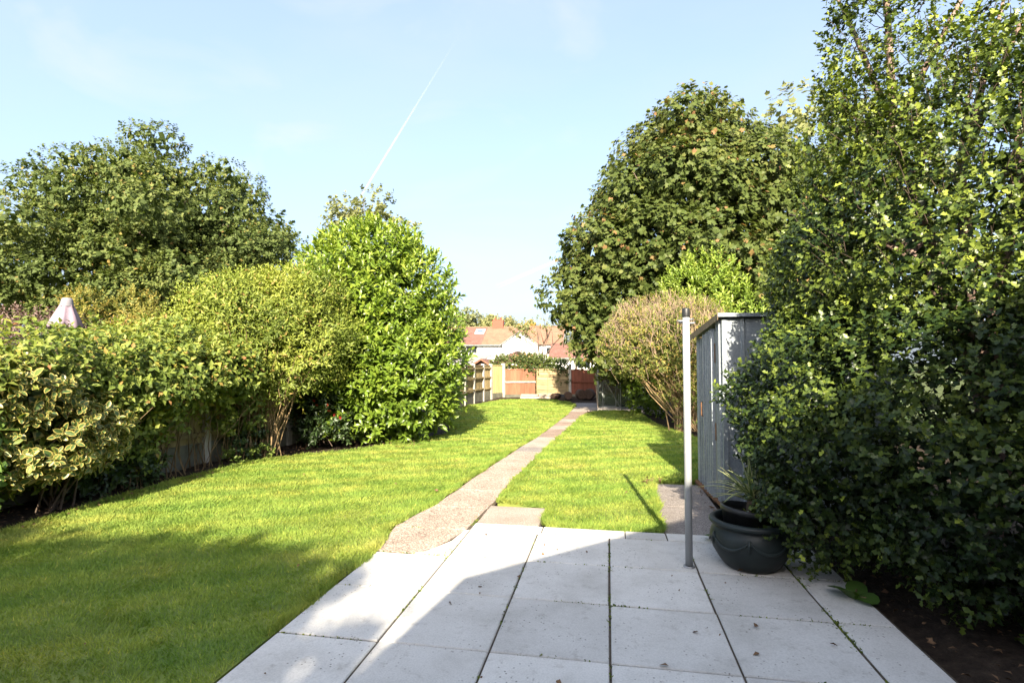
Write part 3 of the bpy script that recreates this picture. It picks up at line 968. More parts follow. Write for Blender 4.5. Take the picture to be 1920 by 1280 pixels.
def path_piece(y0, y1, mat, z=.004, name='slab', ends=None):
    n = 4
    ys = np.linspace(y0 + .008, y1 - .008, n)
    poly = [(pL(y) + random.uniform(-.006, .006), y) for y in ys][::-1] + [(pR(y) + random.uniform(-.006, .006), y) for y in ys]
    o = MB().prism(poly, -.04, z).build(name, mat, path)
    return o
for y0, y1, mt in ((3.89, 4.5, 'aggregate'), (4.5, 5.2, 'aggregate'), (5.2, 5.92, 'aggregate'), (5.92, 6.58, 'aggregate'), (6.58, 7.22, 'aggregate'), (7.22, 7.9, 'aggregate'), (7.9, 8.6, 'aggregate'), (8.6, 9.08, 'old_concrete'),
                   (9.08, 10.3, 'pale_slab'), (10.3, 11.0, 'pink_slab'), (11.0, 11.6, 'pink_slab'), (11.6, 12.3, 'pale_slab'), (12.3, 13.0, 'pink_slab'), (13.0, 13.7, 'pale_slab'), (13.7, 14.4, 'pink_slab'), (14.4, 15.1, 'pink_slab'), (15.1, 15.8, 'pink_slab'), (15.8, 16.35, 'pale_slab')):
    path_piece(y0, y1, M[mt])
slab(path, -1.165, 4.70, -.60, 5.30, M['pale_slab'], .004, .006, 'slab', 'pale square slab beside the path at the patio edge')
MB().prism([(-1.08, 16.37), (-.55, 16.32), (-.25, 16.2), (-.25, 17.4), (-1.05, 17.5)], -.04, .0).build('slab', M['pale_slab'], path)
MB().prism([(-1.05, 17.52), (-.28, 17.42), (-.3, 19.4), (-1.15, 19.4)], -.04, -.004).build('slab', M['old_concrete'], path)

# shed apron
apron = tag(bpy.data.objects.new('shed_apron', None), 'weathered concrete pad beside the metal shed', kind='structure')
COL.objects.link(apron)
slab(apron, .455, 4.70, 1.05, 5.62, M['old_concrete'], -.004)
slab(apron, .50, 5.62, 1.05, 6.64, M['old_concrete'], -.006)
MB().box(.45, 4.69, -.10, 1.10, 6.65, -.05).build('joint_bed', M['soil'], apron)

# moss and crumbs in the patio joints
def joint_moss():
    pts = []
    for x in XS[1:-1]:
        n = 130; y = rng.uniform(1.9, 4.5, n); pts.append(np.column_stack([x + rng.normal(0, .006, n), y]))
    for y in YS[5:]:
        n = 150; x = rng.uniform(-1.7, 1.5, n); pts.append(np.column_stack([x, y + rng.normal(0, .006, n)]))
    n = 260; y = rng.uniform(1.9, 3.9, n); pts.append(np.column_stack([1.215 + rng.normal(0, .018, n), y]))
    n = 60; y = rng.uniform(3.9, 5.3, n); pts.append(np.column_stack([-1.185 + rng.normal(0, .012, n), y]))
    P = np.concatenate(pts)
    keep = wob(np.column_stack([P, np.zeros(len(P))]), 4.1, 2.2) > -.1
    P = P[keep]; n = len(P)
    P3 = np.column_stack([P, np.full(n, -.004)])
    P3 = np.repeat(P3, 4, 0) + rng.normal(0, .006, (n * 4, 3)) * np.array([1, 1, 0])
    D = unit(rng.normal(0, .8, P3.shape) + np.array([0, 0, .8]))
    S = rng.uniform(.006, .020, len(P3))
    fr = leaf_frames(P3, D, rng.normal(size=P3.shape), S)
    me = leaves_mesh('moss', fr, P3, rng.uniform(0, .8, len(P3)), T_quad(.35), M['leaf_hedge'])
    tag(link('moss', me), 'moss and tiny weeds in the joints between the patio slabs', 'moss', kind='stuff')
joint_moss()

def litter():
    n = 900
    P = np.concatenate([np.column_stack([rng.uniform(-6, -4.9, n), rng.uniform(3, 9, n)]), np.column_stack([rng.uniform(1.55, 3.2, n // 2), rng.uniform(1.5, 4.2, n // 2)]),
                        np.column_stack([rng.uniform(.95, 1.12, 90), rng.uniform(4.75, 6.7, 90)]), np.column_stack([rng.uniform(.40, .62, 40), rng.uniform(6.5, 6.75, 40)]),
                        np.column_stack([rng.uniform(-4.5, -3.1, 160), rng.uniform(8.3, 11, 160)]), np.column_stack([rng.uniform(-1.7, 1.5, 26), rng.uniform(2, 4.6, 26)]), np.column_stack([rng.uniform(-5, .9, 110), rng.uniform(2, 18, 110)])])
    z = np.where((P[:, 0] > -4.9) & (P[:, 0] < .9) & ((P[:, 1] > 4.7) | (P[:, 0] < -1.75)), .028, .012)
    P3 = np.column_stack([P, z + rng.uniform(0, .01, len(P))])
    D = unit(rng.normal(size=P3.shape) * np.array([1, 1, .35]))
    fr = leaf_frames(P3, D, np.array([0, 0, 1.0]) + rng.normal(0, .4, P3.shape), rng.uniform(.015, .05, len(P3)))
    tag(link('leaf_litter', leaves_mesh('leaf_litter', fr, P3, rng.random(len(P3)), T_fold(.3), M['debris'])), 'dead brown leaves scattered over the beds', 'leaf litter', kind='stuff')
litter()

# ================================================================== HOUSE BEHIND THE CAMERA (casts the long shadow over the patio)
hb = thing('bungalow', (-.46, -.74, 0), 'brick gabled bungalow at the near end of the patio', 'house', None, R(-9.2))
tp = .615
RID = 4.9
mb = MB()   # gable wall facing the garden, eaves at 2.5 m, ridge at RID along local x; walls are set in from the verge
x0, x1 = .22, 2 * RID - .22
gy0, gy1 = -9.0, -.16
mb.add([(x0, gy1, 0), (x1, gy1, 0), (x1, gy1, 2.5 + .22 * tp - .12), (RID, gy1, 2.5 + RID * tp - .14), (x0, gy1, 2.5 + .22 * tp - .12),
        (x0, gy0, 0), (x1, gy0, 0), (x1, gy0, 2.5 + .22 * tp - .12), (RID, gy0, 2.5 + RID * tp - .14), (x0, gy0, 2.5 + .22 * tp - .12)],
       [(0, 1, 2, 3, 4), (9, 8, 7, 6, 5), (0, 4, 9, 5), (1, 6, 7, 2)])
mb.build('wall', M['brick'], hb)
for s in (0, 1):
    a = (0, 2.5); b = (RID, 2.5 + RID * tp)
    if s: a = (2 * RID, 2.5)
    MB().add([(a[0], 0, a[1]), (b[0], 0, b[1]), (b[0], gy0 - .2, b[1]), (a[0], gy0 - .2, a[1]), (a[0], 0, a[1] - .12), (b[0], 0, b[1] - .12), (b[0], gy0 - .2, b[1] - .12), (a[0], gy0 - .2, a[1] - .12)],
             [(0, 1, 2, 3), (7, 6, 5, 4), (0, 4, 5, 1), (2, 6, 7, 3), (0, 3, 7, 4), (1, 5, 6, 2)]).build('roof', M['tile_red'], hb)
fr_ = box_obj('door', M['frame_white'], hb, 1.0, -.155, .02, 3.4, -.10, 2.15)
for i in range(2):
    box_obj('pane', M['window_glass'], fr_, 1.08 + i * 1.15, -.098, .12, 2.12 + i * 1.15, -.09, 2.05)
fr_ = box_obj('window', M['frame_white'], hb, 5.2, -.155, .95, 7.4, -.10, 2.15)
for i in range(3):
    box_obj('pane', M['window_glass'], fr_, 5.27 + i * .71, -.098, 1.02, 5.91 + i * .71, -.09, 2.08)

# ================================================================== FENCES
def fence_run(t, pts, H, gb, plank_mat, plank_w=.10, rails=(.25, .62, .95), post_h=None, side=1, post_first=True, post_last=True, mats=None):
    """posts at pts (x, y), planks between them, rails towards the garden"""
    for i, (x, y) in enumerate(pts):
        if (i == 0 and not post_first) or (i == len(pts) - 1 and not post_last): continue
        a = pts[max(i - 1, 0)]; b = pts[min(i + 1, len(pts) - 1)]
        ang = math.atan2(b[1] - a[1], b[0] - a[0])
        o = MB().box(-.055, -.055, -.1, .055, .055, post_h or H + .06, .012).build('post', M['concrete_post'], t)
        o.location = (x, y, 0); o.rotation_euler = (0, 0, ang)
    pm = {}
    for i in range(len(pts) - 1):
        a, b = Vector((*pts[i], 0)), Vector((*pts[i + 1], 0))
        L = (b - a).length - .11
        ang = math.atan2((b - a).y, (b - a).x)
        mat = (mats[i] if mats else plank_mat)
        rot = Matrix.Translation(a) @ Matrix.Rotation(ang, 4, 'Z')
        def put(o):
            o.matrix_basis = rot
            return o
        put(box_obj('gravel_board', M['gravel_board'], t, .056, -.022, -.05, L + .054, .022, gb))
        n = max(2, int(L / plank_w))
        pw = L / n
        if (mat.name, round(pw, 3)) not in pm:
            pm[(mat.name, round(pw, 3))] = MB().add([(0, -.008, 0), (pw * 1.12, 0, 0), (pw * 1.12, .007, 0), (0, .016, 0), (0, -.008, 1), (pw * 1.12, 0, 1), (pw * 1.12, .007, 1), (0, .016, 1)],
                                         [(3, 2, 1, 0), (4, 5, 6, 7), (0, 1, 5, 4), (1, 2, 6, 5), (2, 3, 7, 6), (3, 0, 4, 7)]).mesh('plank', mat)
        for k in range(n):
            o = link('plank', pm[(mat.name, round(pw, 3))], t)
            z0 = gb + .004; hh = H - gb + random.uniform(-.012, .006)
            o.matrix_basis = rot @ Matrix.Translation((.055 + k * pw, random.uniform(-.002, .002), z0)) @ Matrix.Diagonal((.9, 1, hh, 1))
        for q in rails:
            z = gb + (H - gb) * q
            put(box_obj('rail', mat, t, .057, -.045 * side - .012, z - .03, L + .053, -.045 * side + .025, z + .03))
        put(box_obj('capping', mat, t, .057, -.028, H + .004, L + .053, .03, H + .028))

lf = thing('garden_fence', (0, 0, 0), 'left boundary fence of tan boards between pale concrete posts', 'fence')
near = [(-5.85, 4.20 - .2), (-5.75, 5.3 + .1), (-5.63, 6.8), (-5.50, 8.6), (-5.36, 10.4), (-5.22, 12.2), (-5.05, 14.1), (-4.85, 16.19), (-4.88, 18.03), (-4.90, 19.40), (-4.80, 20.5), (-4.62, 21.1)]
fence_run(lf, near, 1.30, .30, M['plank_tan'], .125, rails=(.12, .55, .92), side=1, post_h=1.38)
yf = thing('fence_panel', (0, 0, 0), 'new pale yellow board panel closing the back left corner', 'fence')
fence_run(yf, [(-4.62, 21.1), (-4.24, 21.76)], 1.30, .20, M['plank_yellow'], .10, rails=(), post_first=False, post_h=1.40)
rf = thing('fence_panel', (0, 0, 0), 'sunlit red brown board panel at the back with one pale rail', 'fence')
fence_run(rf, [(-4.24, 21.76), (-2.93, 22.26)], 1.14, .12, M['plank_red'], .105, rails=(), post_first=False, post_last=False)
a, b = Vector((-4.24, 21.76, 0)), Vector((-2.93, 22.26, 0))
o = MB().box(.06, -.05, .60, (b - a).length - .05, -.012, .665).build('rail', M['sleeper'], rf)
o['label'] = 'pale middle rail'
o.matrix_basis = Matrix.Translation(a) @ Matrix.Rotation(math.atan2((b - a).y, (b - a).x), 4, 'Z')
# lap panel of wavy horizontal slats
lp = thing('fence_panel', (-2.93, 22.26, 0), 'weathered tan lap panel of horizontal slats at the back', 'fence', None, math.atan2(.60, 1.3))
Ll = 1.40
for k in range(10):
    z = .10 + k * .103
    n = 9
    mbp = MB(); vs = []; fs = []
    ph = random.uniform(0, 6)
    for q in range(n):
        x = Ll * q / (n - 1); wv = .010 * math.sin(ph + q * 1.7)
        vs += [(x, -.012, z + wv), (x, .010, z + .118 + wv)]
    for q in range(n - 1): fs.append((q * 2, q * 2 + 2, q * 2 + 3, q * 2 + 1))
    m0 = len(vs); vs += [(x, y + .008, zz) for x, y, zz in vs]
    fs += [tuple(i + m0 for i in f[::-1]) for f in fs]
    mbp.add(vs, fs).build('slat', M['lap_slat'], lp)
for x in (0.02, .48, .94, 1.38):
    box_obj('batten', M['lap_slat'], lp, x - .02, -.034, .08, x + .02, -.014, 1.15)
box_obj('capping', M['lap_slat'], lp, -.01, -.03, 1.152, 1.42, .03, 1.178)
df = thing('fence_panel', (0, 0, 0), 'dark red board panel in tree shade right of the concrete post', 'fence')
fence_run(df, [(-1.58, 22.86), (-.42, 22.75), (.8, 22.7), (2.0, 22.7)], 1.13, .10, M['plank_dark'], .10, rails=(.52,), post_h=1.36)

# timber and logs at the end of the lawn
tb = thing('timber_stack', (-2.75, 21.45, 0), 'low stack of pale timbers below the back fence', 'timber stack', None, R(8))
box_obj('sleeper', M['sleeper'], tb, -.72, -.10, .0, .50, .10, .085, .01)
box_obj('sleeper', M['sleeper'], tb, -.70, -.09, .105, -.02, .12, .165, .01)
box_obj('sleeper', M['sleeper'], tb, .02, -.10, .105, .62, .11, .165, .01)
for x in (-.6, 0, .42): box_obj('bearer', M['dark_wood'], tb, x - .03, -.07, .085, x + .03, .09, .105)
for i, (x, y, r, rz, lab) in enumerate(((-1.55, 21.2, .15, 10, 'short dark log below the white concrete post'), (-2.02, 21.15, .12, -25, 'reddish log end beside the pale timber stack'),
                                   (-1.05, 21.3, .19, 20, 'thick round log in shade under the dark red panel'), (-.72, 21.35, .20, -14, 'thickest log, propped nearest the glasshouse'))):
    t = thing('log', (x, y, 0), lab, 'log', 'logs along the back bed', R(rz))
    n = 14
    mb = MB()
    prof = [(-.20, r * .96), (-.18, r), (.0, r * 1.03), (.2, r * .97)]
    vs = []; fs = []
    for yy, rr in prof:
        for k in range(n):
            q = rr * (1 + .05 * math.sin(3 * k * 6.283 / n + i))
            vs.append((q * math.cos(k * 6.283 / n), yy, r + q * math.sin(k * 6.283 / n)))
    for p in range(3):
        for k in range(n):
            l = (k + 1) % n
            fs.append((p * n + k, p * n + l, (p + 1) * n + l, (p + 1) * n + k))
    fs.append(tuple(range(3 * n, 4 * n)))
    mb.add(vs, fs).build('bark', M['log'], t, True)
    MB().add([(0, -.204, r)] + [(v[0], -.203, v[2]) for v in vs[:n]], [(0, 1 + (k + 1) % n, 1 + k) for k in range(n)]).build('cut_end', M['log_end'], t)

# ================================================================== GLASSHOUSE
gh = thing('glasshouse', (-.30, 16.3, 0), 'small old aluminium glasshouse half hidden by the twiggy bush', 'glasshouse')
GW, GD, GH = 1.9, 2.2, 1.28
box_obj('kerb', M['kerb'], gh, -.04, -.07, -.05, .68, .05, .075, .012)
box_obj('kerb', M['kerb'], gh, .70, -.06, -.05, GW, .05, .06, .012)
def bar(p, q, r=.014, nm='frame_bar'):
    return MB().tube([p, q], r, 6).build(nm, M['alu'], gh)
o = MB().tube([(0, 0, .05), (-.06, 0, GH * .75), (-.03, 0, GH + .08)], .026, 6).build('corner_post', M['sleeper'], gh)
for x in (.66, 1.28, GW): bar((x, 0, .07), (x, 0, GH))
bar((0, .02, .10), (GW, .02, .10)); bar((0, 0, GH - .16), (GW, 0, GH - .16), .013); bar((0, .0, GH), (GW, 0, GH))
bar((.10, -.03, GH - .18), (.66, -.03, .09), .017, 'brace')
bar((.60, -.015, .5), (.62, -.015, .1), .008)
for y in (0.75, 1.5, GD):
    bar((0, y, .05), (0, y, GH)); bar((GW, y, .05), (GW, y, GH))
bar((0, 0, GH), (0, GD, GH)); bar((GW, 0, GH), (GW, GD, GH)); bar((0, GD, GH), (GW, GD, GH))
RZ = GH + .50
for y in (0, .75, 1.5, GD):
    bar((0, y, GH), (GW / 2, y, RZ)); bar((GW, y, GH), (GW / 2, y, RZ))
bar((GW / 2, 0, RZ), (GW / 2, GD, RZ))
dr = MB().box(.12, .006, .12, .15, .03, .86).box(.50, .006, .12, .53, .03, .86).box(.15, .006, .12, .50, .03, .15).box(.15, .006, .83, .50, .03, .86).build('door', M['frame_grey'], gh)
box_obj('pane', M['old_glass'], gh, .02, .016, .11, .655, .020, GH - .17)
box_obj('pane', M['old_glass'], gh, .67, .012, .11, 1.27, .016, GH - .17)
box_obj('pane', M['old_glass'], gh, 1.29, .012, .11, GW - .01, .016, GH - .17)
for i, x in enumerate((.02, GW - .02)):
    for y0_, y1_ in ((.02, .73), (.77, 1.48), (1.52, GD - .02)):
        box_obj('pane', M['old_glass'], gh, x - .002, y0_, .08, x + .002, y1_, GH - .02)
for s in (-1, 1):
    for y0_, y1_ in ((.02, .73), (.77, 1.48), (1.52, GD - .02)):
        e = GW / 2 + s * (GW / 2 - .02)
        MB().add([(e, y0_, GH + .012), (GW / 2 + s * .01, y0_, RZ - .004), (GW / 2 + s * .01, y1_, RZ - .004), (e, y1_, GH + .012)], [(0, 1, 2, 3)]).build('pane', M['old_glass'], gh)

# ================================================================== SHED
sh = thing('metal_shed', (1.13, 5.65, 0), 'galvanised corrugated metal garden shed with rusty roof edge', 'shed', None, R(4.0))
SW, SD, SH0, SH1 = 1.55, 1.16, 1.88, 1.74
def ribbed(axis, a0, a1, const, zt0, zt1, out, ribs, z0=.03, nm='wall_panel', mat=None, rw=.022, rd=.014, lab=None):
    """folded sheet: flat pans with raised ribs; zt0/zt1 top heights at both ends; out = outward sign"""
    prof = [(a0, 0)]
    for r in ribs:
        prof += [(r - rw, 0), (r - rw * .5, rd), (r + rw * .5, rd), (r + rw, 0)]
    prof.append((a1, 0))
    vs = []; fs = []
    for s, d in prof:
        zt = zt0 + (zt1 - zt0) * (s - a0) / (a1 - a0)
        for z in (z0, zt):
            vs.append((s, const + out * d, z) if axis == 'x' else (const + out * d, s, z))
    for i in range(len(prof) - 1): fs.append((2 * i, 2 * i + 2, 2 * i + 3, 2 * i + 1))
    n = len(vs)
    th = -.004 * out
    vs += [(x, y + th, z) if axis == 'x' else (x + th, y, z) for x, y, z in vs]
    fs += [tuple(k + n for k in f[::-1]) for f in fs]
    m = len(prof)
    fs += [(0, 1, n + 1, n), (2 * m - 2, n + 2 * m - 2, n + 2 * m - 1, 2 * m - 1)]
    for i in range(m - 1):
        fs.append((2 * i + 1, 2 * i + 3, n + 2 * i + 3, n + 2 * i + 1))
    o = MB().add(vs, fs).build(nm, mat or M['galv'], sh)
    if lab: o['label'] = lab
    return o
ribbed('x', 0.035, .42, 0, SH0 - .02, SH0 - .02, -1, [.19])
ribbed('x', .425, .80, 0, SH0 - .02, SH0 - .02, -1, [.44, .62])
ribbed('x', .805, 1.18, 0, SH0 - .02, SH0 - .02, -1, [.82, 1.0])
ribbed('x', 1.185, SW, 0, SH0 - .02, SH0 - .02, -1, [1.2, 1.38])
box_obj('corner_trim', M['galv'], sh, -.012, -.012, .02, .034, .02, SH0 - .02)
zt = lambda y: SH0 + (SH1 - SH0) * y / SD - .02
ribbed('y', .022, .20, 0, zt(.022), zt(.2), -1, [.055, .10, .15], rw=.014, rd=.03)
d1 = ribbed('y', .26, .66, -.014, zt(.26) - .05, zt(.66) - .05, -1, [.285, .36, .44, .52, .635], nm='door', rw=.016, rd=.034, lab='sliding door nearer the patio')
d2 = ribbed('y', .685, 1.02, .022, zt(.67) - .05, zt(1.02) - .05, -1, [.71, .80, .89, .99], nm='door', rw=.016, rd=.034, lab='sliding door nearer the lawn end')
ribbed('y', 1.02, SD, 0.006, zt(1.02), zt(SD), -1, [1.07, 1.11], rw=.012, rd=.010)
MB().add([(-.02, .205, .04), (.0, .205, .04), (.0, .255, .04), (-.02, .255, .04), (-.02, .205, 1.75), (0, .205, 1.75), (0, .255, 1.74), (-.02, .255, 1.74)], [(0, 3, 2, 1), (4, 5, 6, 7), (0, 1, 5, 4), (1, 2, 6, 5), (2, 3, 7, 6), (3, 0, 4, 7)]).build('door_jamb', M['frame_grey'], sh)
box_obj('rust_plate', M['rust'], sh, -.0235, .21, 1.42, -.0205, .25, 1.62)
box_obj('rust_plate', M['rust'], sh, -.0235, .215, .62, -.0205, .25, .80)
hd = MB().tube([(-.03, .645, .82), (-.065, .645, .84), (-.065, .645, .98), (-.03, .645, 1.0)], .009, 6).build('handle', M['rust'], d1)
box_obj('back_plate', M['rust'], d1, -.029, .63, .78, -.0265, .66, 1.04)
box_obj('sill', M['rust'], sh, -.045, .02, .0, .0, SD, .028)
box_obj('wall_panel', M['galv'], sh, 0.02, SD, .03, SW, SD + .004, SH1 - .02)
box_obj('wall_panel', M['galv'], sh, SW, 0, .03, SW + .004, SD, SH1 - .02)
def roofz(y): return SH0 + (SH1 - SH0) * y / SD
ex = .06
MB().add([(-ex, -ex, roofz(-ex) + .0), (SW + ex, -ex, roofz(-ex)), (SW + ex, SD + ex, roofz(SD + ex)), (-ex, SD + ex, roofz(SD + ex)),
          (-ex, -ex, roofz(-ex) + .02), (SW + ex, -ex, roofz(-ex) + .02), (SW + ex, SD + ex, roofz(SD + ex) + .02), (-ex, SD + ex, roofz(SD + ex) + .02)],
         [(3, 2, 1, 0), (4, 5, 6, 7), (0, 1, 5, 4), (1, 2, 6, 5), (2, 3, 7, 6), (3, 0, 4, 7)]).build('roof', M['galv'], sh)
box_obj('roof_lip', M['galv'], sh, -ex - .003, -ex - .006, roofz(-ex) - .012, SW + ex, -ex - .002, roofz(-ex) + .024)
MB().add([(-ex - .006, -ex, roofz(-ex) - .045), (-ex - .002, -ex, roofz(-ex) - .045), (-ex - .002, SD + ex, roofz(SD + ex) - .05), (-ex - .006, SD + ex, roofz(SD + ex) - .05),
          (-ex - .006, -ex, roofz(-ex) + .022), (-ex - .002, -ex, roofz(-ex) + .022), (-ex - .002, SD + ex, roofz(SD + ex) + .022), (-ex - .006, SD + ex, roofz(SD + ex) + .022)],
         [(3, 2, 1, 0), (4, 5, 6, 7), (0, 1, 5, 4), (1, 2, 6, 5), (2, 3, 7, 6), (3, 0, 4, 7)]).build('roof_lip', M['roof_edge'], sh)['label'] = 'rusty brown roof edge'

# ================================================================== CLOTHES POST
cp = thing('clothes_post', (.545, 3.955, 0), 'pale grey steel clothes post with black cap set in the patio', 'post')
MB().lathe([(.0, 0), (.0255, 0.0), (.025, 1.0), (.0245, 1.745), (0, 1.745)], 24).build('shaft', M['post_paint'], cp, True)
MB().lathe([(.0, 1.742), (.0268, 1.742), (.0275, 1.75), (.027, 1.80), (.024, 1.806), (0, 1.807)], 24).build('cap', M['black_plastic'], cp, True)
MB().lathe([(.040, .0), (.040, .014), (.034, .018), (.0275, .018)], 24).build('collar', M['hook_steel'], cp, True)
for (z, az, ln) in ((1.715, 190, .055), (1.705, 160, .045), (1.70, -8, .055), (1.725, -25, .045)):
    a = R(az)
    MB().tube([(.02 * math.cos(a), .02 * math.sin(a), z), (ln * math.cos(a), ln * math.sin(a), z), (ln * math.cos(a) * 1.12, ln * math.sin(a) * 1.12, z + .006)], [.006, .006, .008], 8).build('hook', M['hook_steel'], cp)

# ================================================================== PLANTER
pl = thing('planter', (.975, 4.06, .01), 'large dark green round planter with swag relief beside the holly', 'planter')
prof = [(0, 0), (.19, 0), (.215, .02), (.245, .06), (.285, .125), (.305, .185), (.306, .225), (.295, .262), (.278, .285), (.270, .296), (.279, .308), (.300, .314), (.312, .325), (.312, .34), (.300, .352), (.275, .354), (.262, .345), (.255, .30), (.20, .10), (0, .09)]
MB().lathe(prof, 48).build('bowl', M['green_glaze'], pl, True)
sw = MB()
def bowl_r(z): return float(np.interp(z, [.02, .06, .125, .185, .225, .262, .285], [.215, .245, .285, .305, .306, .295, .278]))
for k in range(6):
    a0 = R(-165 + k * 60); pts = []
    for i in range(11):
        f = i / 10
        z = .245 - .075 * 4 * f * (1 - f)
        a = a0 + R(60) * f
        r = bowl_r(z) + .002
        pts.append((r * math.cos(a), r * math.sin(a), z))
    sw.tube(pts, [.006 + .006 * math.sin(math.pi * i / 10) for i in range(11)], 6)
sw.build('swag', M['green_glaze'], pl, True)
for k in range(6):
    a = R(-165 + k * 60)
    MB().tube([((bowl_r(.255) + .002) * math.cos(a), (bowl_r(.255) + .002) * math.sin(a), .262), ((bowl_r(.21) + .006) * math.cos(a), (bowl_r(.21) + .006) * math.sin(a), .215), ((bowl_r(.17) + .003) * math.cos(a), (bowl_r(.17) + .003) * math.sin(a), .17)], [.008, .014, .004], 6).build('boss', M['green_glaze'], pl, True)
ip = thing('plant_pot', (1.01, 4.08, .255), 'black plastic pot tilted inside the dark green planter', 'pot')
ip.rotation_euler = (R(-2), R(6), 0)
MB().lathe([(0, -.14), (.17, -.14), (.205, .14), (.222, .142), (.226, .17), (.222, .185), (.208, .185), (.200, .15), (.195, .11), (0, .10)], 40).build('pot_wall', M['black_plastic'], ip, True)
MB().lathe([(0, .125), (.10, .128), (.196, .120)], 24).build('soil', M['soil'], ip)
yc = thing('strap_plant', (1.03, 4.08, .38), 'spiky plant with striped strap leaves in the black pot', 'plant')
MB().tube([(0, 0, -.02), (.0, 0, .06), (.01, -.01, .13)], [.035, .032, .028], 8).build('stem', M['bark'], yc, True)
for k in range(30):
    az = rng.uniform(0, 6.283) if k > 14 else rng.uniform(R(110), R(260))
    el = R(rng.uniform(15, 80)); ln = rng.uniform(.26, .42)
    d = Vector((math.cos(az) * math.cos(el), math.sin(az) * math.cos(el), math.sin(el)))
    sd = d.cross(Vector((0, 0, 1))).normalized()
    vs = []; fs = []; es = []
    p0 = Vector((.01, -.01, .10 + rng.uniform(-.03, .05)))
    for i in range(7):
        f = i / 6
        c = p0 + d * ln * f + Vector((0, 0, -.16 * f * f * math.cos(el)))
        wd_ = .014 * (1 - f ** 2.5) + .001
        up = sd.cross(d) * .3 * wd_
        vs += [c - sd * wd_ + up, c - sd * wd_ * .35, c + sd * wd_ * .35, c + sd * wd_ + up]
        es += [1, 0, 0, 1]
    tf = []
    for i in range(6):
        for q in range(3):
            a = i * 4 + q
            tf += [(a, a + 1, a + 5), (a, a + 5, a + 4)]
    me = bulk_mesh('leaf', np.array([tuple(v) for v in vs]), np.array(tf), M['leaf_yucca'], {'tint': np.full(len(vs), rng.uniform(.2, .8)), 'edge': np.array(es, float)}, True)
    link('leaf', me, yc)

def paddle_plant(loc, lab, n, size, flat=0.3):
    t = thing('leafy_plant', loc, lab, 'plant')
    for k in range(n):
        az = rng.uniform(0, 6.283)
        c = Vector((math.cos(az) * size * .8, math.sin(az) * size * .8, size * rng.uniform(.25, .7)))
        q = 12
        vs = [(0, 0, 0)]
        for i in range(q):
            a = i * 6.283 / q
            vs.append((size * .62 * math.cos(a), size * .78 * math.sin(a), size * .10 * math.cos(2 * a)))
        me = bulk_mesh('leaf', np.array(vs), np.array([(0, 1 + i, 1 + (i + 1) % q) for i in range(q)]), M['leaf_broad'], {'tint': np.full(q + 1, rng.uniform(.05, .5)), 'edge': np.zeros(q + 1)}, True)
        o = link('leaf', me, t)
        o.location = c
        o.rotation_euler = (rng.uniform(-.7, .7) * flat * 2 + .35, rng.uniform(-.7, .7) * flat * 2, az - 1.57)
        MB().tube([(0, 0, 0), (c.x * .6, c.y * .6, c.z * .8), tuple(c)], .005, 5).build('leaf_stalk', M['tan_stem'], t)
paddle_plant((.86, 4.60, 0), 'low round leaved plant between the planter and the shed', 6, .085)
paddle_plant((1.46, 3.62, 0), 'low plant with large round leaves under the holly edge', 5, .095)

for _o in (pl,): _o.scale = (.88, .88, .92)
ip.scale = (.88, .88, .9); ip.location = (.965, 4.08, .235); yc.location = (.985, 4.08, .35)
# ================================================================== HOLLY
rng = np.random.default_rng(17)
hl = thing('holly_tree', (2.7, 4.5, 0), 'very tall glossy spiny holly filling the right side', 'tree')
hbase = (2.7, 4.5, 0)
hblobs = [((2.78, 4.35, 1.02), (1.66, 1.62, 1.08)), ((2.80, 4.45, 2.15), (1.30, 1.38, 1.10)), ((3.3, 3.4, .95), (1.3, 1.1, 1.0)), ((2.4, 3.45, .62), (.85, .75, .55)), ((1.55, 4.55, .95), (.48, .5, .72)), ((1.46, 3.98, .60), (.42, .40, .48)), ((1.82, 4.75, 2.0), (.42, .45, .65)), ((3.9, 4.2, 2.3), (.9, .9, 1.2))]
htop = [((2.58, 4.55, 3.0), (.85, .9, .80)), ((2.32, 4.85, 3.85), (.44, .45, .85)), ((2.29, 4.9, 4.75), (.31, .34, .85)), ((2.88, 4.4, 3.35), (.26, .30, .62)), ((2.84, 4.35, 3.9), (.12, .12, .34)), ((3.4, 4.4, 2.95), (.50, .5, .60)), ((2.0, 4.75, 3.0), (.35, .35, .6))]
hk = dict(a0=80, a1=40, up=.3, tvar=.16, tclump=.14, tip=.34, tfun=lambda P: .18 * np.clip((P[:, 2] - .9) / 1.2, 0, 1))  # tint rises with height: sunlight painted into upper leaves, shade into lower ones
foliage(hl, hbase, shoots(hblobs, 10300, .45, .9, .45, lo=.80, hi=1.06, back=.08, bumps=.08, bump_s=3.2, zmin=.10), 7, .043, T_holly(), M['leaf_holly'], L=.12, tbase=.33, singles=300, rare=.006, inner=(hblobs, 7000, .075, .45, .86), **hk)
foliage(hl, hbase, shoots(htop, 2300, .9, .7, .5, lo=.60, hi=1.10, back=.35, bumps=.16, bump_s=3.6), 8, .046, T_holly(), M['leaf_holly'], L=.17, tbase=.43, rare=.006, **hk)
tips = [(2.3, 4.88, 5.3), (2.85, 4.36, 4.1), (3.4, 4.5, 3.4), (2.0, 4.5, 2.6), (2.9, 3.8, 2.6), (2.2, 3.6, 1.2)]
limbs(hl, hbase, hbase, tips, .10, M['pink_bark'], 'trunk', (2.7, 4.5, 1.3))
mbs = MB()
for p in (((2.86, 4.22, 2.0), (2.74, 4.15, 3.1)), ((2.84, 4.2, 2.0), (2.90, 4.22, 3.5))):
    mbs.tube([p[0], Vector(p[0]).lerp(Vector(p[1]), .5), p[1]], [.030, .026, .018], 7)
mbs.v = [tuple(Vector(v) - Vector(hbase)) for v in mbs.v]
mbs.build('bare_stem', M['pink_bark'], hl, True)
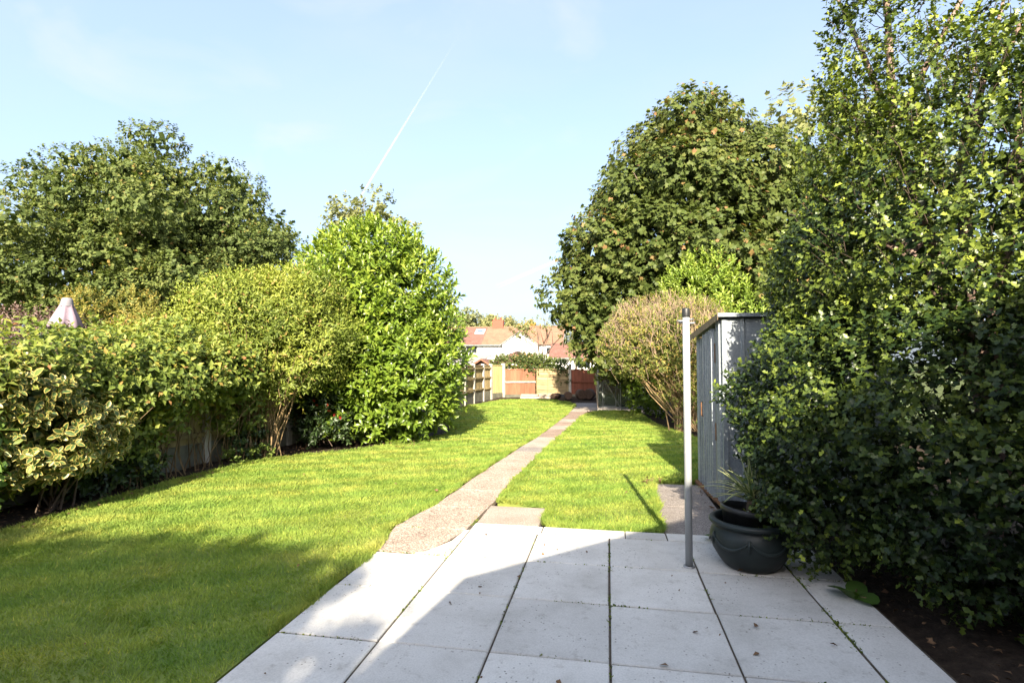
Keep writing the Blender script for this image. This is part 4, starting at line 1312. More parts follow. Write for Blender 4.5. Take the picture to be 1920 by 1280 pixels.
Pt, Nt = sample_blobs(hblobs[1:2] + htop, 460, lo=.9, hi=1.12, bumps=.05)
tw = curve_paths(Pt - unit(Nt + [0, 0, .6]) * .38, Pt + unit(Nt + [0, 0, .6]) * .07, 4, 0, .030)
link('twig', tubes_mesh('twig', tw, .0042, .0016, M['bark'], 4, hbase), hl)['kind'] = 'stuff'

# ================================================================== LEFT PLANTS
rng = np.random.default_rng(29)
# variegated shrub
vb = (-5.25, 4.45, 0)
vs_ = thing('variegated_shrub', vb, 'cream edged variegated shrub at the front of the left bed', 'shrub')
vblobs = [((-5.28, 4.25, .72), (.48, .52, .40)), ((-5.12, 4.60, .76), (.32, .32, .31)), ((-5.32, 3.95, 1.16), (.42, .42, .28)), ((-5.2, 4.3, .46), (.32, .38, .22))]
foliage(vs_, vb, shoots(vblobs, 420, .25, 1.0, .4, lo=.72, back=.25, zmin=.38), 8, .078, T_vari(), M['leaf_variegated'], L=.09, a0=88, a1=48, up=.6, tbase=.40, tvar=.24, tclump=.22, singles=300, tip=.1, name='foliage', inner=(vblobs, 500, .10, .2, .7))
st = curve_paths(np.array([[-5.3, 4.4, 0]] * 9) + rng.normal(0, .06, (9, 3)) * [1, 1, 0], np.array([-5.2, 4.4, .7]) + rng.normal(0, .22, (9, 3)), 5, .05, .03)
link('stem', tubes_mesh('stem', st, .012, .005, M['bark'], 5, vb), vs_)
# broad-leaved plant at the very edge
bb = (-5.25, 3.62, 0)
bs = thing('broad_leaved_shrub', bb, 'green broad leaved shrub before the variegated one', 'shrub')
foliage(bs, bb, shoots([((-5.32, 3.55, .50), (.34, .30, .36)), ((-5.28, 3.68, .85), (.2, .18, .18))], 70, .4, 1, .4, lo=.7, zmin=.15), 7, .15, T_oval(.24), M['leaf_broad'], L=.12, a0=88, a1=55, up=.6, tbase=.5, tvar=.25, singles=120, name='foliage')
st = curve_paths(np.array([[-5.25, 3.62, 0]] * 6) + rng.normal(0, .05, (6, 3)) * [1, 1, 0], np.array([-5.25, 3.65, .6]) + rng.normal(0, .18, (6, 3)), 5, .05, .03)
link('stem', tubes_mesh('stem', st, .010, .005, M['tan_stem'], 5, bb), bs)

def leafy_hedge(name, base, lab, blobs, n, m, size, tmpl, mat, stems=None, cat='shrub', singles=0, stem_mat='tan_stem', **kw):
    t = thing(name, base, lab, cat)
    sk = {k: kw.pop(k) for k in ('lo', 'hi', 'back', 'bumps', 'bump_s', 'zmin', 'upw', 'outw_', 'rnd') if k in kw}
    upw = sk.pop('upw', .5); rnd = sk.pop('rnd', .4); ow = sk.pop('outw_', 1.0)
    foliage(t, base, shoots(blobs, n, upw, ow, rnd, **sk), m, size, tmpl, mat, name='foliage', singles=singles, **kw)
    if stems:
        feet, spread, ztop, cnt, r0 = stems
        feet = np.array(feet, float)
        i = rng.integers(0, len(feet), cnt)
        A = feet[i] + rng.normal(0, .10, (cnt, 3)) * [1, 1, 0]
        B = feet[i] + rng.normal(0, 1, (cnt, 3)) * [spread, spread, 0] + np.array([0, 0, 1]) * rng.uniform(.6, 1, (cnt, 1)) * ztop
        link('stem', tubes_mesh('stem', curve_paths(A, B, 6, .06, .025), rng.uniform(.5, 1.2, cnt) * r0, .003, M[stem_mat], 5, base), t)['kind'] = 'stuff'
    return t

# mixed hedge along the fence
hb1 = []
for y in np.arange(3.5, 7.5, .42):
    hb1.append(((-5.62 + rng.normal(0, .06), y, 1.18 + .20 * (y - 3.5) / 4 + rng.normal(0, .03)), (.52, .42, .36 + .03 * (y - 3.5))))
    if y < 5.0: hb1.append(((-5.55, y, .75), (.35, .4, .45)))
hb1 += [((-5.22, 6.1, 1.28), (.36, .5, .27)), ((-5.2, 6.7, 1.30), (.34, .5, .32)), ((-5.25, 5.3, 1.15), (.34, .45, .30)), ((-6.0, 6.4, 1.60), (.5, .8, .30)), ((-5.42, 5.25, .62), (.24, .34, .42)), ((-5.40, 7.15, .80), (.28, .38, .42)), ((-5.47, 5.95, .80), (.2, .35, .22))]
leafy_hedge('boundary_hedge', (-5.6, 5.4, 0), 'long leafy hedge spilling over the left fence in front of the pink parasol', hb1, 3500, 7, .084, T_fold(.27), M['leaf_hedge'],
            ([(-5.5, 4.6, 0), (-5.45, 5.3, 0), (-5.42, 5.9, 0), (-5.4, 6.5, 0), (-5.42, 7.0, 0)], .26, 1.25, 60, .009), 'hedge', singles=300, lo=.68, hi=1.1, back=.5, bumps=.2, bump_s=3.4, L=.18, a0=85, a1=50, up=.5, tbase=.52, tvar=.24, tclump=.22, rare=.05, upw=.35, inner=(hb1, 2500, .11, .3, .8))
# lime green shrub
fb = [((-5.55, 7.85, 2.05), (.95, .75, .62)), ((-5.0, 8.0, 1.75), (.72, .7, .72)), ((-5.65, 7.7, 2.3), (.55, .5, .40)), ((-4.95, 8.2, 2.45), (.5, .45, .35)), ((-5.3, 7.65, 1.5), (.60, .5, .45)), ((-5.1, 8.0, 2.3), (.5, .5, .32)), ((-6.25, 7.6, 1.95), (.5, .45, .40))]
leafy_hedge('lime_shrub', (-5.3, 7.45, 0), 'feathery lime green shrub left of the big laurel', fb, 3600, 9, .080, T_fold(.17, .1, .2), M['leaf_forsythia'],
            ([(-5.25, 7.4, 0), (-5.3, 7.5, 0), (-5.15, 7.6, 0)], .34, 2.1, 60, .011), lo=.70, hi=1.14, back=.4, L=.30, a0=75, a1=35, up=.4, tbase=.50, tvar=.22, tclump=.24, tip=.18, rare=.035, upw=.7, rnd=.6, bumps=.26, bump_s=3.0, inner=(fb, 1500, .11, .2, .75))
# glossy laurel dome
lb = [((-4.58, 10.0, 1.35), (1.64, 1.42, 1.45)), ((-4.62, 10.1, 2.55), (1.40, 1.3, 1.35)), ((-4.72, 10.1, 3.2), (.92, .95, .80)), ((-3.85, 9.5, 1.1), (.85, .88, 1.05))]
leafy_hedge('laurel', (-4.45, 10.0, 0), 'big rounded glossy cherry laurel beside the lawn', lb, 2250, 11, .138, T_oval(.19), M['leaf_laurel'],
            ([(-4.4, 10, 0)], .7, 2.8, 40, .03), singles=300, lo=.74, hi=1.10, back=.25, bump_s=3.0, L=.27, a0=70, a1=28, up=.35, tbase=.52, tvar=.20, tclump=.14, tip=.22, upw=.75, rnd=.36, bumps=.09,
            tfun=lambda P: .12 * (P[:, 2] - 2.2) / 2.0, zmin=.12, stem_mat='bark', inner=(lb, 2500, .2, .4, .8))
# dark shrub with red young leaves
pb = (-4.85, 8.75, 0)
ph = leafy_hedge('red_tipped_shrub', pb, 'small dark shrub with a few bright red leaves at the laurel foot', [((-4.85, 8.75, .48), (.55, .45, .45)), ((-5.0, 8.9, .85), (.4, .4, .35))], 330, 8, .085, T_oval(.22), M['leaf_dark'],
            ([(-4.85, 8.8, 0)], .2, .7, 14, .010), lo=.6, L=.14, zmin=.08, stem_mat='bark')
for (x, y, z, s) in ((-4.62, 8.36, .66, .10), (-4.50, 8.36, .52, .09), (-4.42, 8.42, .47, .10), (-4.80, 8.34, .68, .09), (-4.86, 8.36, .76, .08), (-4.55, 8.33, .60, .11), (-5.2, 8.3, 1.0, .1)):
    tv, tf, te = T_oval(.25)
    o = link('red_leaf', bulk_mesh('red_leaf', tv * s, tf, M['leaf_red'], {'tint': np.full(len(tv), rng.uniform(.2, .9)), 'edge': te}), ph)
    o.location = (x - pb[0], y - pb[1], z - pb[2]); o.rotation_euler = (rng.uniform(.5, 1.4), rng.uniform(-.5, .5), rng.uniform(2.2, 4.2))
leafy_hedge('ground_shrub', (-5.45, 5.8, 0), 'low dark shrub under the hedge before the fence boards', [((-5.45, 4.9, .28), (.22, .4, .26)), ((-5.45, 5.45, .24), (.18, .3, .22)), ((-5.35, 7.3, .22), (.22, .3, .2))], 360, 7, .07, T_fold(.3), M['leaf_dark'],
            ([(-5.45, 5.0, 0), (-5.45, 5.4, 0), (-5.4, 7.2, 0)], .12, .4, 24, .005), lo=.4, L=.12, zmin=.03)
# low herb clump by the post
leafy_hedge('herb_clump', (-5.15, 6.75, 0), 'small green clump at the foot of the concrete post', [((-5.15, 6.75, .10), (.16, .2, .10)), ((-5.05, 7.25, .08), (.16, .16, .08))], 50, 6, .05, T_fold(.3), M['leaf_hedge'], None, 'plant', lo=.5, L=.06)

# neighbours' shrubs behind the left fence
leafy_hedge('purple_shrub', (-15.0, 12.3, 0), 'dusky purple brown shrub behind the hedge and parasol at far left', [((-15.4, 12.3, 1.75), (2.2, .9, 1.0)), ((-12.6, 12.6, 1.5), (1.6, .9, .95)), ((-18.0, 12.3, 1.9), (1.8, 1, 1.1))], 1500, 8, .105, T_fold(.22), M['leaf_purple'],
            ([(-15.0, 12.3, 0)], .9, 2.0, 30, .015), lo=.65, L=.28, tvar=.3, tclump=.2, upw=.7, back=.2, inner=([((-15.4, 12.3, 1.5), (2.2, .8, 1.0)), ((-12.6, 12.6, 1.3), (1.5, .8, .9))], 900, .2, .2, .8))
leafy_hedge('golden_shrub', (-10.0, 9.9, 0), 'yellowing shrub just right of the pink parasol', [((-10.1, 10.0, 1.75), (.75, .6, .5)), ((-12.0, 12.0, 2.75), (.5, .4, .45)), ((-9.0, 9.4, 1.6), (.8, .6, .5)), ((-13.6, 12.0, 2.9), (.5, .4, .35)), ((-11.6, 11.8, 2.2), (.5, .4, .5))], 900, 8, .085, T_fold(.24), M['leaf_gold'],
            ([(-9.7, 9.7, 0)], .5, 2.0, 20, .012), lo=.6, L=.26, tvar=.3, tclump=.3, upw=.9, back=.3)
leafy_hedge('field_hedge', (-15, 26, 0), 'dark hedge beyond the big left tree', [((-38 + i * 3.2, 27 + rng.normal(0, .5), 1.4), (2.4, 1.5, 2.4 + rng.uniform(0, .8))) for i in range(8)], 1300, 6, .30, T_fold(.3), M['leaf_dark'], None, 'hedge', lo=.8, L=.4, back=.2)
leafy_hedge('side_hedge', (9, 13, 0), 'tall dark hedge beyond the holly', [((6.3 + i * 1.6, 12 + rng.normal(0, .4), 1.8), (1.4, 1.3, 2.0 + rng.uniform(0, .5))) for i in range(6)] + [((7.5, 5 + i * 1.5, 1.6), (1.2, 1.2, 1.7)) for i in range(4)], 1500, 6, .17, T_fold(.3), M['leaf_dark'], None, 'hedge', lo=.8, L=.3, back=.2)
# shrubs beside the house, out of frame, whose shadow lies over the near lawn
phb = [((-.95, -7.0, 5.22), (.78, .8, .76)), ((-1.35, -7.0, 5.45), (.6, .7, .62)), ((-1.75, -7.0, 4.6), (.8, .8, 1.2)), ((-2.3, -7.0, 2.6), (.9, .9, 2.6))] + [((-2.9 - .95 * i, -7.0 + rng.normal(0, .05), 3.05 + rng.normal(0, .07)), (.85, .85, 3.15)) for i in range(10)]
phb += [((-1.9 - .62 * i, -7.0, 5.45 + rng.normal(0, .05)), (.62, .7, .62)) for i in range(16)] + [((-1.5, -7.0, 5.5), (.7, .7, .55))]
leafy_hedge('tall_hedge', (-5.5, -7.0, 0), 'tall dense boundary hedge left of the bungalow', phb, 4200, 6, .14, T_fold(.34), M['leaf_dark'],
            ([(-2.6, -7.0, 0), (-4.4, -7.0, 0), (-6.6, -7.0, 0), (-8.8, -7, 0)], .9, 6.85, 46, .022), 'hedge', lo=.7, L=.3, back=1.0, upw=.9, bumps=.05, inner=(phb, 17000, .40, .1, .97))

# closed parasol
pa = thing('parasol', (-13.1, 11.0, 0), 'closed faded pink parasol rising above the left hedge', 'parasol')
pa.rotation_euler = (0, R(2), 0)
MB().tube([(0, 0, 0), (0, 0, 3.0)], .022, 8).build('pole', M['frame_white'], pa)
cv = MB(); vs = []; fs = []; n = 24
for q, (z, r, am) in enumerate(((2.92, .10, .1), (2.78, .14, .14), (2.58, .21, .2), (2.36, .29, .26), (2.30, .26, .28))):
    for k in range(n):
        a = 6.283 * k / n
        rr = r * (1 + am * math.cos(6 * a))
        vs.append((rr * math.cos(a), rr * math.sin(a), z - (.06 * math.cos(6 * a + 1) if q > 2 else 0)))
for q in range(4):
    for k in range(n):
        l = (k + 1) % n
        fs.append((q * n + k, (q + 1) * n + k, (q + 1) * n + l, q * n + l))
cv.add(vs, fs).build('canopy', M['parasol'], pa, True)
MB().lathe([(.145, 2.80), (.135, 2.84), (.115, 2.95), (.095, 3.0), (0, 3.015)], 16).build('canopy_cap', M['parasol_cap'], pa, True)

# ================================================================== BIG TREES
rng = np.random.default_rng(5)
# left broad tree
sb = (-16.6, 18.3, 0)
sl_ = thing('broad_tree', sb, 'large spreading dark green tree beyond the left hedge', 'tree')
bl = lumps((-17.7, 18.4, 6.3), (4.1, 3.6, 3.5), 50, 1.05, .18, zmin=3.2) + lumps((-19.0, 17.3, 5.2), (4.8, 3.2, 2.1), 34, 1.0, .2, zmin=3.0)
bl = [(c, (r[0] * 1.08, r[1] * 1.0, r[2] * .76)) for c, r in bl]
bl += [((-13.7, 18.0, 5.0), (1.0, 1.1, .5)), ((-13.4, 18.0, 6.2), (.8, .8, .4)), ((-14.0, 18, 4.2), (1.0, 1.0, .5)), ((-18.5, 17.2, 3.6), (1.3, 1.2, .6)), ((-21.8, 17.2, 3.6), (1.5, 1.3, .8)), ((-24.2, 17.6, 4.6), (1.6, 1.4, 1.2)), ((-24.5, 17.6, 6.4), (1.3, 1.2, 1.0)), ((-17.5, 18, 10.1), (1.2, 1.1, .5)), ((-22.3, 18, 8.8), (1.0, .9, .5))]
foliage(sl_, sb, shoots(bl, 12800, .75, 1.0, .32, lo=.70, hi=1.05, back=.06, bumps=.12, bump_s=2.6), 7, .124, T_fold(.42), M['leaf_syc_left'], L=.20, a0=90, a1=50, up=.7, tbase=.54, tvar=.20, tclump=.18, tip=.16, cs=.7, rare=.03, inner=(bl + [((-18, 18.6, 6.0), (4.2, 2.6, 3.0))] * 3, 14000, .26, .05, .85))
limbs(sl_, sb, sb, [(-20.5, 18, 7.5), (-14.2, 18, 6.5), (-17.5, 19, 9), (-16.8, 16.5, 7), (-19, 17, 6), (-15, 19, 5.0)], .30, M['bark'], 'trunk', (-16.6, 18.4, 3.2))
s2 = thing('broad_tree', (-16.1, 20.0, 0), 'second dark stem standing just behind the large spreading tree', 'tree')
limbs(s2, (-16.1, 20, 0), (-16.1, 20.0, 0), [(-15.5, 20, 6.5), (-17.0, 20.5, 7.5), (-16.2, 20, 7.8)], .20, M['bark'], 'trunk', (-16.0, 20.0, 3.6))
b2 = lumps((-16.9, 20.6, 6.2), (2.3, 2.0, 2.6), 24, .9, .15)
foliage(s2, (-16.1, 20, 0), shoots(b2, 900, .55, 1, .35, lo=.5, back=.2), 6, .22, T_syc_low(), M['leaf_syc_left'], L=.3, a0=90, a1=50, up=.9, tbase=.40, cs=.7)

# pale tree behind the laurel
tb_ = (-12.3, 25.0, 0)
tt = thing('pale_tree', tb_, 'olive tree top showing behind the laurel', 'tree')
bl = lumps((-12.0, 25, 7.4), (1.8, 1.5, 1.9), 26, .55, .15) + lumps((-12.4, 25, 4.5), (2.2, 1.6, 1.8), 20, .7, .15)
foliage(tt, tb_, shoots(bl, 1700, .6, 1, .4, lo=.5, hi=1.1, back=.25), 6, .17, T_syc_low(), M['leaf_olive'], L=.3, a0=85, a1=45, up=.7, tbase=.30, tclump=.2, cs=.8)
limbs(tt, tb_, tb_, [(-12.2, 25, 8.4), (-11, 25, 7.6), (-13.3, 25, 7)], .16, M['bark'], 'trunk', (-12.4, 25, 3.4))

# right sycamore
rng = np.random.default_rng(23)
rb = (2.6, 16.2, 0)
ry = thing('sycamore', rb, 'tall dense sycamore with reddening leaf edges right of the path', 'tree')
bl = lumps((2.6, 16.6, 4.6), (3.1, 2.6, 3.5), 105, .80, .06) + lumps((.68, 15.7, 3.1), (1.65, 1.4, 1.9), 40, .62, .12, zmin=1.2) + lumps((2.5, 16.0, 7.6), (1.5, 1.3, 1.0), 18, .45, .15)
bl += [((2.45, 16.2, 8.75), (.55, .5, .55)), ((2.75, 16.2, 9.0), (.3, .3, .35)), ((1.35, 16.0, 8.1), (.42, .4, .5)), ((1.75, 16.2, 8.4), (.5, .5, .45)), ((3.5, 16.2, 8.3), (.5, .5, .45)), ((.6, 16.0, 6.2), (.5, .5, .6)), ((4.4, 16.3, 5.0), (1.6, 1.4, 2.4)), ((4.8, 16.4, 3.0), (1.6, 1.4, 1.8)), ((.35, 15.3, 1.9), (1.0, 1, .8))]
foliage(ry, rb, shoots(bl, 10600, .30, 1.0, .35, lo=.70, hi=1.06, back=.08, bumps=.12, bump_s=2.4, zmin=.9), 7, .128, T_syc_low(), M['leaf_sycamore'], L=.26, a0=95, a1=60, up=.9, inner=(bl, 5000, .26, .2, .7), tbase=.42, tvar=.18, tclump=.12, tip=.10, cs=1.0, rare=.035, outw=1.2,
        tfun=lambda P: .16 * np.clip((P[:, 2] - 5.5) / 3, 0, 1) + .10 * np.clip((1.0 - P[:, 0]) / 2, 0, 1))
limbs(ry, rb, rb, [(.6, 15.8, 4.5), (4.2, 16, 5.5), (2.5, 16, 8.2), (1.5, 15.2, 6.5), (3.5, 15.4, 7)], .20, M['bark'], 'trunk', (2.6, 16.2, 2.2))
# the tree further right behind it
rng = np.random.default_rng(31)
qb = (7.2, 20.5, 0)
q_ = thing('olive_tree', qb, 'yellower tree rising behind the sycamore next to the holly', 'tree')
bl = lumps((7.0, 20.5, 6.2), (2.7, 2.4, 4.2), 80, .85, .12) + lumps((8.8, 20.5, 7), (2.6, 2, 3.2), 30, .8, .12)
foliage(q_, qb, shoots(bl, 1900, .5, 1, .35, lo=.7, hi=1.06, back=.04), 6, .20, T_syc_low(), M['leaf_olive'], L=.3, a0=90, a1=55, up=.8, tbase=.22, tvar=.2, tclump=.15, cs=.8, rare=.02, outw=.8)
limbs(q_, qb, qb, [(5.8, 20.5, 7.5), (8.2, 20.5, 8), (7, 20.5, 9.5)], .22, M['bark'], 'trunk', (7.2, 20.5, 3))

# pale laurel over the shed
leafy_hedge('young_laurel', (2.4, 13.1, 0), 'bright pale green laurel above the metal shed roof', [((2.2, 13.1, 2.55), (.80, .55, 1.0)), ((2.75, 13.1, 2.35), (.6, .5, .8)), ((2.55, 13.1, 3.5), (.25, .25, .5)), ((1.75, 13.1, 3.15), (.3, .3, .45)), ((2.3, 13.0, 1.1), (.9, .6, 1.0))], 620, 11, .125, T_oval(.19), M['leaf_laurel_pale'],
            ([(2.4, 13.1, 0)], .4, 2.6, 20, .02), lo=.66, hi=1.12, back=.3, L=.34, a0=62, a1=22, up=.2, tbase=.5, tvar=.22, tip=.2, upw=1.6, rnd=.3, inner=([((2.3, 13.1, 2.3), (.8, .5, 1.0))], 400, .16, .2, .8))
leafy_hedge('ivy_mound', (1.0, 15.6, 0), 'dark leafy mound in shade between glasshouse and twiggy bush', [((.95, 15.5, .75), (.45, .5, .7)), ((1.6, 15.2, .8), (.7, .6, .8)), ((.45, 15.75, 1.35), (.30, .25, .30))], 420, 7, .11, T_fold(.34), M['leaf_laurel'], None, 'shrub', lo=.6, L=.2, tbase=.35, zmin=.08)

# twiggy bush
rng = np.random.default_rng(41)
tbse = (1.65, 11.75, 0)
tbh = thing('twiggy_bush', tbse, 'rounded bush with bare pinkish twigs on top left of the shed', 'shrub')
tblobs = [((1.25, 12.0, 2.0), (1.25, .95, .85)), ((.70, 12.0, 1.75), (.85, .75, .65)), ((1.9, 12.1, 1.7), (.85, .8, 1.0)), ((1.6, 11.9, 1.05), (.6, .55, .6))]
foliage(tbh, tbse, shoots(tblobs, 3000, .5, 1, .4, lo=.6, hi=1.03, back=.4, zmin=.15), 7, .052, T_fold(.26), M['leaf_privet'], L=.15, a0=80, a1=45, up=.5, tbase=.50, tvar=.26, tclump=.25, rare=.10, name='foliage', inner=(tblobs, 1200, .09, .2, .7), tfun=lambda P: .15 * np.clip((P[:, 2] - 1.8), 0, 1))
foliage(tbh, tbse, shoots([((1.7, 11.6, .35), (.32, .3, .3)), ((2.0, 11.5, .9), (.3, .3, .5))], 60, .5, 1, .4, lo=.5, zmin=.05), 7, .06, T_fold(.3), M['leaf_hedge'], L=.14, tbase=.55, name='foliage')
Pt, Nt = sample_blobs(tblobs[:3], 4200, lo=.80, hi=1.10, bumps=.14, back=.3)
kp = rng.random(len(Pt)) < np.clip((Pt[:, 2] - 1.7) / 1.0, .04, .72)
Pt, Nt = Pt[kp], Nt[kp]
dv = unit(unit(Pt - np.array([1.6, 11.75, .3])) + np.array([0, 0, .35]) + rng.normal(0, .5, Pt.shape))
tw = curve_paths(Pt - dv * rng.uniform(.15, .4, (len(Pt), 1)), Pt + dv * rng.uniform(.02, .12, (len(Pt), 1)), 4, 0, .015)
link('twig', tubes_mesh('twig', tw, .0050, .0028, M['dry_twig'], 3, tbse), tbh)['kind'] = 'stuff'
nst = 90
A = np.array([1.68, 11.75, 0]) + rng.normal(0, .14, (nst, 3)) * [1.1, .6, 0]
i = rng.integers(0, 3, nst)
B = np.array([t[0] for t in tblobs])[i] + unit(rng.normal(size=(nst, 3))) * np.array([t[1] for t in tblobs])[i] * .8
link('stem', tubes_mesh('stem', curve_paths(A, B, 7, .10, .04), rng.uniform(.008, .020, nst), .004, M['tan_stem'], 5, tbse), tbh)['kind'] = 'stuff'

# ivy over the back fence
leafy_hedge('ivy_bush', (-3.2, 22.9, 0), 'leafy climber tumbling over the red brown back panel', [((-3.1, 22.75, 1.36), (.68, .40, .34)), ((-4.3, 22.6, 1.40), (.58, .4, .24)), ((-2.25, 22.95, 1.28), (.62, .35, .22)), ((-3.3, 22.45, 1.15), (.42, .26, .18)), ((-3.5, 22.8, 1.55), (.3, .3, .2)), ((-2.8, 23.1, .7), (1.2, .4, .7))], 1700, 6, .10, T_fold(.36), M['leaf_ivy'], None, 'climber', lo=.5, L=.18, tbase=.42, tvar=.25, tclump=.2, rare=.07)

# ================================================================== HOUSES BEYOND
HX, HY = -12.0, 60.0
hs = thing('house', (HX, HY, 0), 'white rendered house with red tiled roof beyond the back fence', 'house')
def quad_prism(pts, th, name, mat, parent):
    """thick sheet from four points"""
    P = [Vector(p) for p in pts]
    n = (P[1] - P[0]).cross(P[3] - P[0]).normalized() * th
    return MB().add([tuple(p) for p in P] + [tuple(p - n) for p in P], [(0, 1, 2, 3), (7, 6, 5, 4), (0, 4, 5, 1), (1, 5, 6, 2), (2, 6, 7, 3), (3, 7, 4, 0)]).build(name, mat, parent)
def tiled(x0, x1, y0, z0, y1, z1, mat, parent, rows, name='roof', label=None, xr0=None, xr1=None):
    """roof slope facing -Y built as overlapping tile courses in one mesh"""
    mb = MB()
    xr0 = x0 if xr0 is None else xr0; xr1 = x1 if xr1 is None else xr1
    for r in range(rows):
        a, b = r / rows, (r + 1.15) / rows
        ya, za = y0 + (y1 - y0) * a, z0 + (z1 - z0) * a
        yb, zb = y0 + (y1 - y0) * min(b, 1), z0 + (z1 - z0) * min(b, 1)
        xa0, xa1 = x0 + (xr0 - x0) * a, x1 + (xr1 - x1) * a
        xb0, xb1 = x0 + (xr0 - x0) * min(b, 1), x1 + (xr1 - x1) * min(b, 1)
        mb.add([(xa0, ya, za + .05), (xa1, ya, za + .05), (xb1, yb, zb + .012), (xb0, yb, zb + .012), (xa0, ya, za), (xa1, ya, za)], [(0, 1, 2, 3), (4, 5, 1, 0)])
    o = mb.build(name, mat, parent)
    if label: o['label'] = label
    return o
box_obj('wall', M['render_white'], hs, -9.0, 0, 0, 7.0, 7, 3.55)
tiled(-9.2, -2.2, -.35, 3.45, 3.3, 5.65, M['tile_red'], hs, 15, label='darker red tiled half of the roof')
tiled(-2.2, 7.1, -.35, 3.45, 3.3, 5.65, M['tile_orange'], hs, 15, label='orange tiled half of the roof')
quad_prism([(-9.2, 7.35, 3.45), (7.1, 7.35, 3.45), (7.1, 3.3, 5.65), (-9.2, 3.3, 5.65)][::-1], .05, 'roof', M['tile_red'], hs)
MB().add([(7.0, 0, 3.55), (7.0, 7, 3.55), (7.0, 3.3, 5.5)], [(0, 1, 2)]).build('gable', M['render_white'], hs)
MB().tube([(-9.2, 3.3, 5.69), (7.1, 3.3, 5.69)], .10, 6).build('ridge', M['tile_orange'], hs)
box_obj('gutter', M['frame_grey'], hs, -9.2, -.47, 3.36, 1.2, -.36, 3.46)
# front gable wing
gx, gw = 2.35, 1.95
MB().add([(gx - gw, -1.0, 0), (gx + gw, -1.0, 0), (gx + gw, -1.0, 3.55), (gx, -1.0, 4.85), (gx - gw, -1.0, 3.55), (gx - gw, 1.2, 0), (gx + gw, 1.2, 0), (gx + gw, 1.2, 3.55), (gx, 1.2, 4.85), (gx - gw, 1.2, 3.55)],
         [(0, 1, 2, 3, 4), (9, 8, 7, 6, 5), (0, 4, 9, 5), (1, 6, 7, 2)]).build('wall', M['render_white'], hs)
for s in (-1, 1):
    e = gx + s * (gw + .22)
    pts = [(e, -1.2, 3.47), (e, 2.2, 3.47), (gx, 2.2, 4.98), (gx, -1.2, 4.98)]
    quad_prism(pts if s > 0 else pts[::-1], .07, 'roof', M['tile_orange'], hs)
    q = [(e, -1.205, 3.36), (gx, -1.205, 4.87), (gx, -1.205, 4.97), (e, -1.205, 3.46)]
    MB().add(q + [(x, y + .04, z) for x, y, z in q], [(0, 1, 2, 3), (7, 6, 5, 4), (0, 4, 5, 1), (2, 6, 7, 3)]).build('barge_board', M['frame_grey'], hs)
def window(parent, x0, y, z0, x1, z1, n, mat='frame_grey', glass='window_glass'):
    f = MB().box(x0, y - .06, z0, x1, y, z0 + .07).box(x0, y - .06, z1 - .07, x1, y, z1)
    wd = (x1 - x0) / n
    for i in range(n + 1):
        x = x0 + wd * i
        f.box(max(x - .04, x0), y - .055, z0 + .07, min(x + .04, x1), y, z1 - .07)
    o = f.build('window', M[mat], parent)
    for i in range(n):
        box_obj('pane', M[glass], o, x0 + wd * i + .041, y - .03, z0 + .071, x0 + wd * (i + 1) - .041, y - .012, z1 - .071)
    return o
window(hs, -4.6, -.003, 2.55, -2.75, 3.30, 3)
window(hs, -7.6, -.003, 2.55, -5.6, 3.30, 3)
window(hs, 5.2, -.003, 2.3, 6.3, 3.2, 2, 'frame_white')
# skylight on the slope
sf = MB()
def on_slope(x, z): return (x, -.35 + (z - 3.45) / 2.2 * 3.65, z)
for (xa, xb, za, zb, nm, mt, lift) in ((-3.5, -2.4, 4.80, 5.35, 'skylight', 'frame_white', .09), ):
    q = [on_slope(xa, za), on_slope(xb, za), on_slope(xb, zb), on_slope(xa, zb)]
    q = [(x, y - .06, z + .10) for x, y, z in q]
    so = quad_prism(q, .10, nm, M[mt], hs)
    q2 = [on_slope(xa + .18, za + .11), on_slope(xb - .18, za + .11), on_slope(xb - .18, zb - .11), on_slope(xa + .18, zb - .11)]
    quad_prism([(x, y - .068, z + .112) for x, y, z in q2], .012, 'pane', M['sky_glass'], so)
box_obj('chimney', M['brick'], hs, -1.6, 3.0, 5.3, -.3, 3.7, 6.55)
for x in (-1.3, -.65):
    MB().lathe([(.10, 6.55), (.12, 6.6), (.09, 6.85), (.0, 6.85)], 10, (x, 3.35)).build('chimney_pot', M['brick'], hs)
MB().tube([(-1.0, 3.3, 6.5), (-1.0, 3.3, 7.5)], .025, 6).tube([(-1.0, 2.9, 7.35), (-1.0, 3.9, 7.45)], .018, 5).tube([(-1.25, 3.1, 7.37), (-.75, 3.1, 7.37)], .014, 5).tube([(-1.22, 3.5, 7.41), (-.78, 3.5, 7.41)], .014, 5).build('aerial', M['frame_grey'], hs)
for x, y in ((.25, -.06), (4.55, -.06), (6.6, -.06)):
    MB().tube([(x, y, .1), (x, y, 3.4)], .05, 8).build('downpipe', M['frame_grey'], hs)
# lower neighbouring house to the right
h2 = thing('house', (-4.2, 57.0, 0), 'lower white house with dull red roof right of the gabled one', 'house')
box_obj('wall', M['render_white'], h2, -1.9, 0, 0, 5.0, 6, 2.0)
tiled(-2.0, 5.2, -.3, 1.92, 2.8, 3.6, M['tile_red'], h2, 11)
quad_prism([(-2.0, 6.3, 1.92), (5.2, 6.3, 1.92), (5.2, 2.8, 3.6), (-2.0, 2.8, 3.6)][::-1], .05, 'roof', M['tile_red'], h2)
box_obj('gutter', M['frame_grey'], h2, -2.0, -.42, 1.84, 5.2, -.32, 1.93)
window(h2, 1.0, -.003, .8, 2.4, 1.7, 2, 'frame_white')
